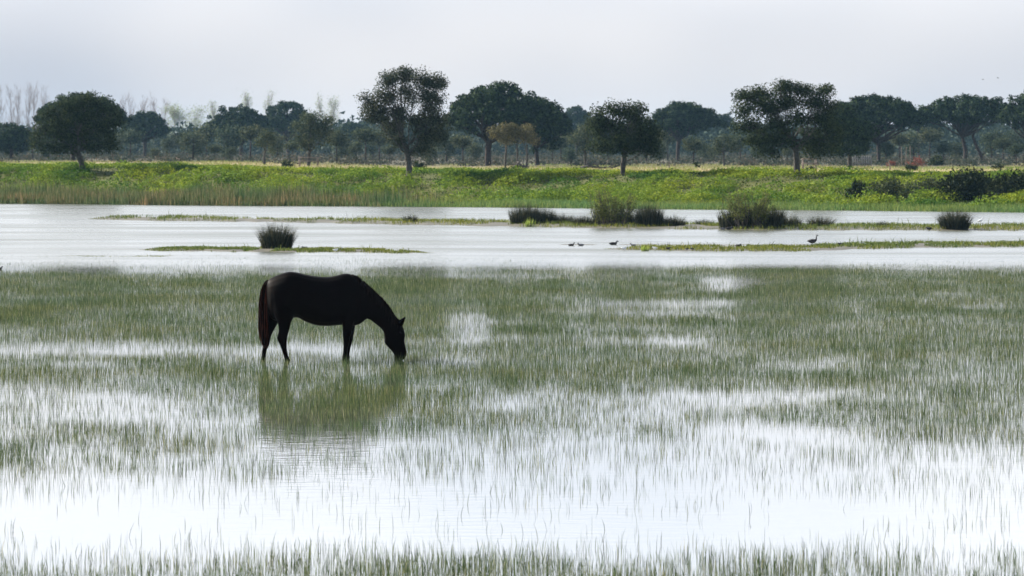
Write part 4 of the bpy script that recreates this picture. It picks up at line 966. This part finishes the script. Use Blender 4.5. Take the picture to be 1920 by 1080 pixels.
# ------------------------------------------------------------------ birds
def bird_mesh(kind):
    mb = MB()
    if kind == 'duck':        # one continuous tube from tail to bill, swimming
        P = [(-.25, 0, .10), (-.20, 0, .085), (-.10, 0, .06), (.03, 0, .055), (.12, 0, .07), (.165, 0, .12), (.18, 0, .17), (.20, 0, .20), (.235, 0, .195), (.26, 0, .183), (.30, 0, .178)]
        R = [.008, .04, .085, .095, .075, .045, .034, .042, .032, .016, .008]
    elif kind == 'rest':      # resting, head drawn in
        P = [(-.22, 0, .11), (-.17, 0, .10), (-.08, 0, .085), (.05, 0, .085), (.12, 0, .11), (.14, 0, .15), (.16, 0, .165), (.19, 0, .155), (.23, 0, .145)]
        R = [.008, .035, .078, .085, .06, .042, .038, .022, .006]
    elif kind == 'goose':     # standing, long neck up
        P = [(-.36, 0, .30), (-.28, 0, .30), (-.16, 0, .29), (0, 0, .29), (.12, 0, .31), (.19, 0, .37), (.215, 0, .45), (.22, 0, .55), (.225, 0, .62), (.25, 0, .645), (.285, 0, .635), (.32, 0, .625), (.35, 0, .62)]
        R = [.012, .055, .115, .135, .11, .065, .042, .034, .034, .042, .034, .02, .008]
    elif kind == 'egret':     # white wader bent forward
        P = [(-.30, 0, .36), (-.20, 0, .39), (-.08, 0, .43), (.05, 0, .47), (.13, 0, .50), (.17, 0, .545), (.15, 0, .60), (.18, 0, .645), (.23, 0, .645), (.29, 0, .635), (.35, 0, .62)]
        R = [.01, .05, .09, .09, .06, .035, .024, .03, .026, .012, .005]
    else:                     # gull in flight
        P = [(-.24, 0, 0), (-.16, 0, 0), (-.05, 0, 0), (.06, 0, 0), (.13, 0, .01), (.19, 0, .015), (.22, 0, .01), (.26, 0, 0)]
        R = [.03, .04, .06, .06, .045, .04, .025, .006]
        for s in (-1, 1):
            W_ = np.array([(.08, s * .03, .02), (.10, s * .25, .13), (.02, s * .58, .10), (-.02, s * .56, .10), (-.03, s * .25, .125), (-.06, s * .03, .02)])
            V = np.concatenate([W_ + [0, 0, .008], W_ - [0, 0, .008]])
            mb.add(V, [[0, 1, 4, 5], [1, 2, 3, 4], [6, 11, 10, 7], [7, 10, 9, 8], [0, 6, 7, 1], [1, 7, 8, 2], [2, 8, 9, 3], [3, 9, 10, 4], [4, 10, 11, 5]])
    tube(mb, P, R, 10)
    if kind in ('goose', 'egret', 'rest'):
        zt = {'goose': .2, 'egret': .38, 'rest': .03}[kind]
        for s in (-1, 1):
            tube(mb, [(-.02, s * .05, zt), (-.015, s * .05, zt * .5), (-.02, s * .05, -.06)], [.016, .011, .011], 5)
            tube(mb, [(-.03, s * .05, -.045), (.05, s * .06, -.05)], [.012, .006], 5)
    return mb.mesh(kind, True)
BM = {}
def bird(kind, mat, name, label, px, row, flip=False, sc=1.0, z=0.0, group=None, D=None):
    if (kind, mat) not in BM: BM[(kind, mat)] = bird_mesh(kind)
    p = at_z(px, row, z) if D is None else at(px, row, D)
    o = link(name, BM[(kind, mat)], M[mat], None, tuple(p)); o.scale = (sc, sc, sc); o.rotation_euler = (0, 0, (math.pi if flip else 0) + rng.normal() * .25)
    return tag(o, label, 'bird', group)
wg = 'waterbirds on the lagoon'
bird('goose', 'dark_feather', 'goose', 'tall dark goose standing upright on the right islet', 1524, 461, False, 0.56, .06)
bird('duck', 'dark_feather', 'duck', 'dark duck, leftmost of the pair afloat by the mud bar', 1071, 461, False, 0.52, 0, wg)
bird('duck', 'grey_feather', 'duck', 'pale-backed duck just right of the leftmost dark duck', 1089, 461, True, 0.49, 0, wg)
bird('duck', 'dark_feather', 'duck', 'dark duck swimming alone right of the pair', 1150, 459, False, 0.65, 0, wg)
bird('duck', 'grey_feather', 'duck', 'small grey duck above the yellow green islet plant', 1187, 461, True, 0.42, 0, wg)
bird('rest', 'white_feather', 'gull', 'small white gull at the tip of the goose islet', 1170, 468, False, 0.5, .03, wg)
bird('rest', 'white_feather', 'gull', 'white gull resting right of the yellow green islet plant', 1228, 467, True, 0.43, .05, wg)
bird('rest', 'dark_feather', 'duck', 'small dark bird on the islet right of the resting gull', 1253, 467.5, False, 0.43, .06, wg)
bird('rest', 'dark_feather', 'duck', 'small dark bird, left of a close pair on the islet', 1288, 468, False, 0.31, .06, wg)
bird('rest', 'dark_feather', 'duck', 'small dark bird, right of a close pair on the islet', 1298, 468, True, 0.31, .06, wg)
bird('rest', 'grey_feather', 'duck', 'small grey wader left of the goose near the mud', 1346, 461.5, False, 0.37, .02, wg)
bird('rest', 'dark_feather', 'duck', 'dark duck standing on the green islet left of the goose', 1384, 463, False, 0.56, .05, wg)
bird('rest', 'dark_feather', 'duck', 'dark duck on the islet just right of the goose', 1576, 460, True, 0.5, .05, wg)
bird('rest', 'white_feather', 'gull', 'white breasted gull on the islet right of the goose', 1617, 459, True, 0.53, .06, wg)
bird('rest', 'grey_feather', 'duck', 'grey bird resting below the second feathery bush, left', 1355, 431, True, 0.56, .02, wg)
bird('rest', 'dark_feather', 'duck', 'dark bird resting below the second feathery bush, right', 1367, 431, False, 0.74, .02, wg)
bird('rest', 'dark_feather', 'duck', 'small dark bird on the spit between tuft and round clump', 1742, 431, True, 0.68, .03, wg)
bird('egret', 'white_feather', 'egret', 'white egret wading beyond the round right rush clump', 1838, 424, False, 0.54, 0)
bird('rest', 'grey_feather', 'duck', 'grey bird on the short islet right of the lone rush clump', 571, 467, True, 0.5, .05, wg)
bird('rest', 'white_feather', 'gull', 'tiny white gull on the short islet above the horse', 629, 471, False, 0.46, .05, wg)
bird('duck', 'dark_feather', 'duck', 'dark bird at the left edge where the meadow begins', -1, 505, False, 0.39, 0, wg)
bird('fly', 'dark_feather', 'flying_bird', 'left one of two tiny birds flying in the right sky', 1843, 149, False, 0.4, 0, 'birds in flight', 420)
bird('fly', 'dark_feather', 'flying_bird', 'right one of two tiny birds flying in the right sky', 1871, 146, True, 0.4, 0, 'birds in flight', 430)

# ------------------------------------------------------------------ haze in the air
def haze():
    mb = MB(); box(mb, [0, 2800, 11.25], [6200, 6600, 25.5])
    m, t, out = new_mat('haze_air')
    v = t.nodes.new('ShaderNodeVolumePrincipled'); v.inputs['Color'].default_value = (.38, .68, 1.0, 1); v.inputs['Density'].default_value = .00004
    v.inputs['Anisotropy'].default_value = .2
    t.links.new(v.outputs[0], out.inputs['Volume'])
    o = link('haze', mb.mesh('haze'), m); tag(o, 'thin pale blue haze in the air over the marsh', 'haze', kind='stuff')
haze()
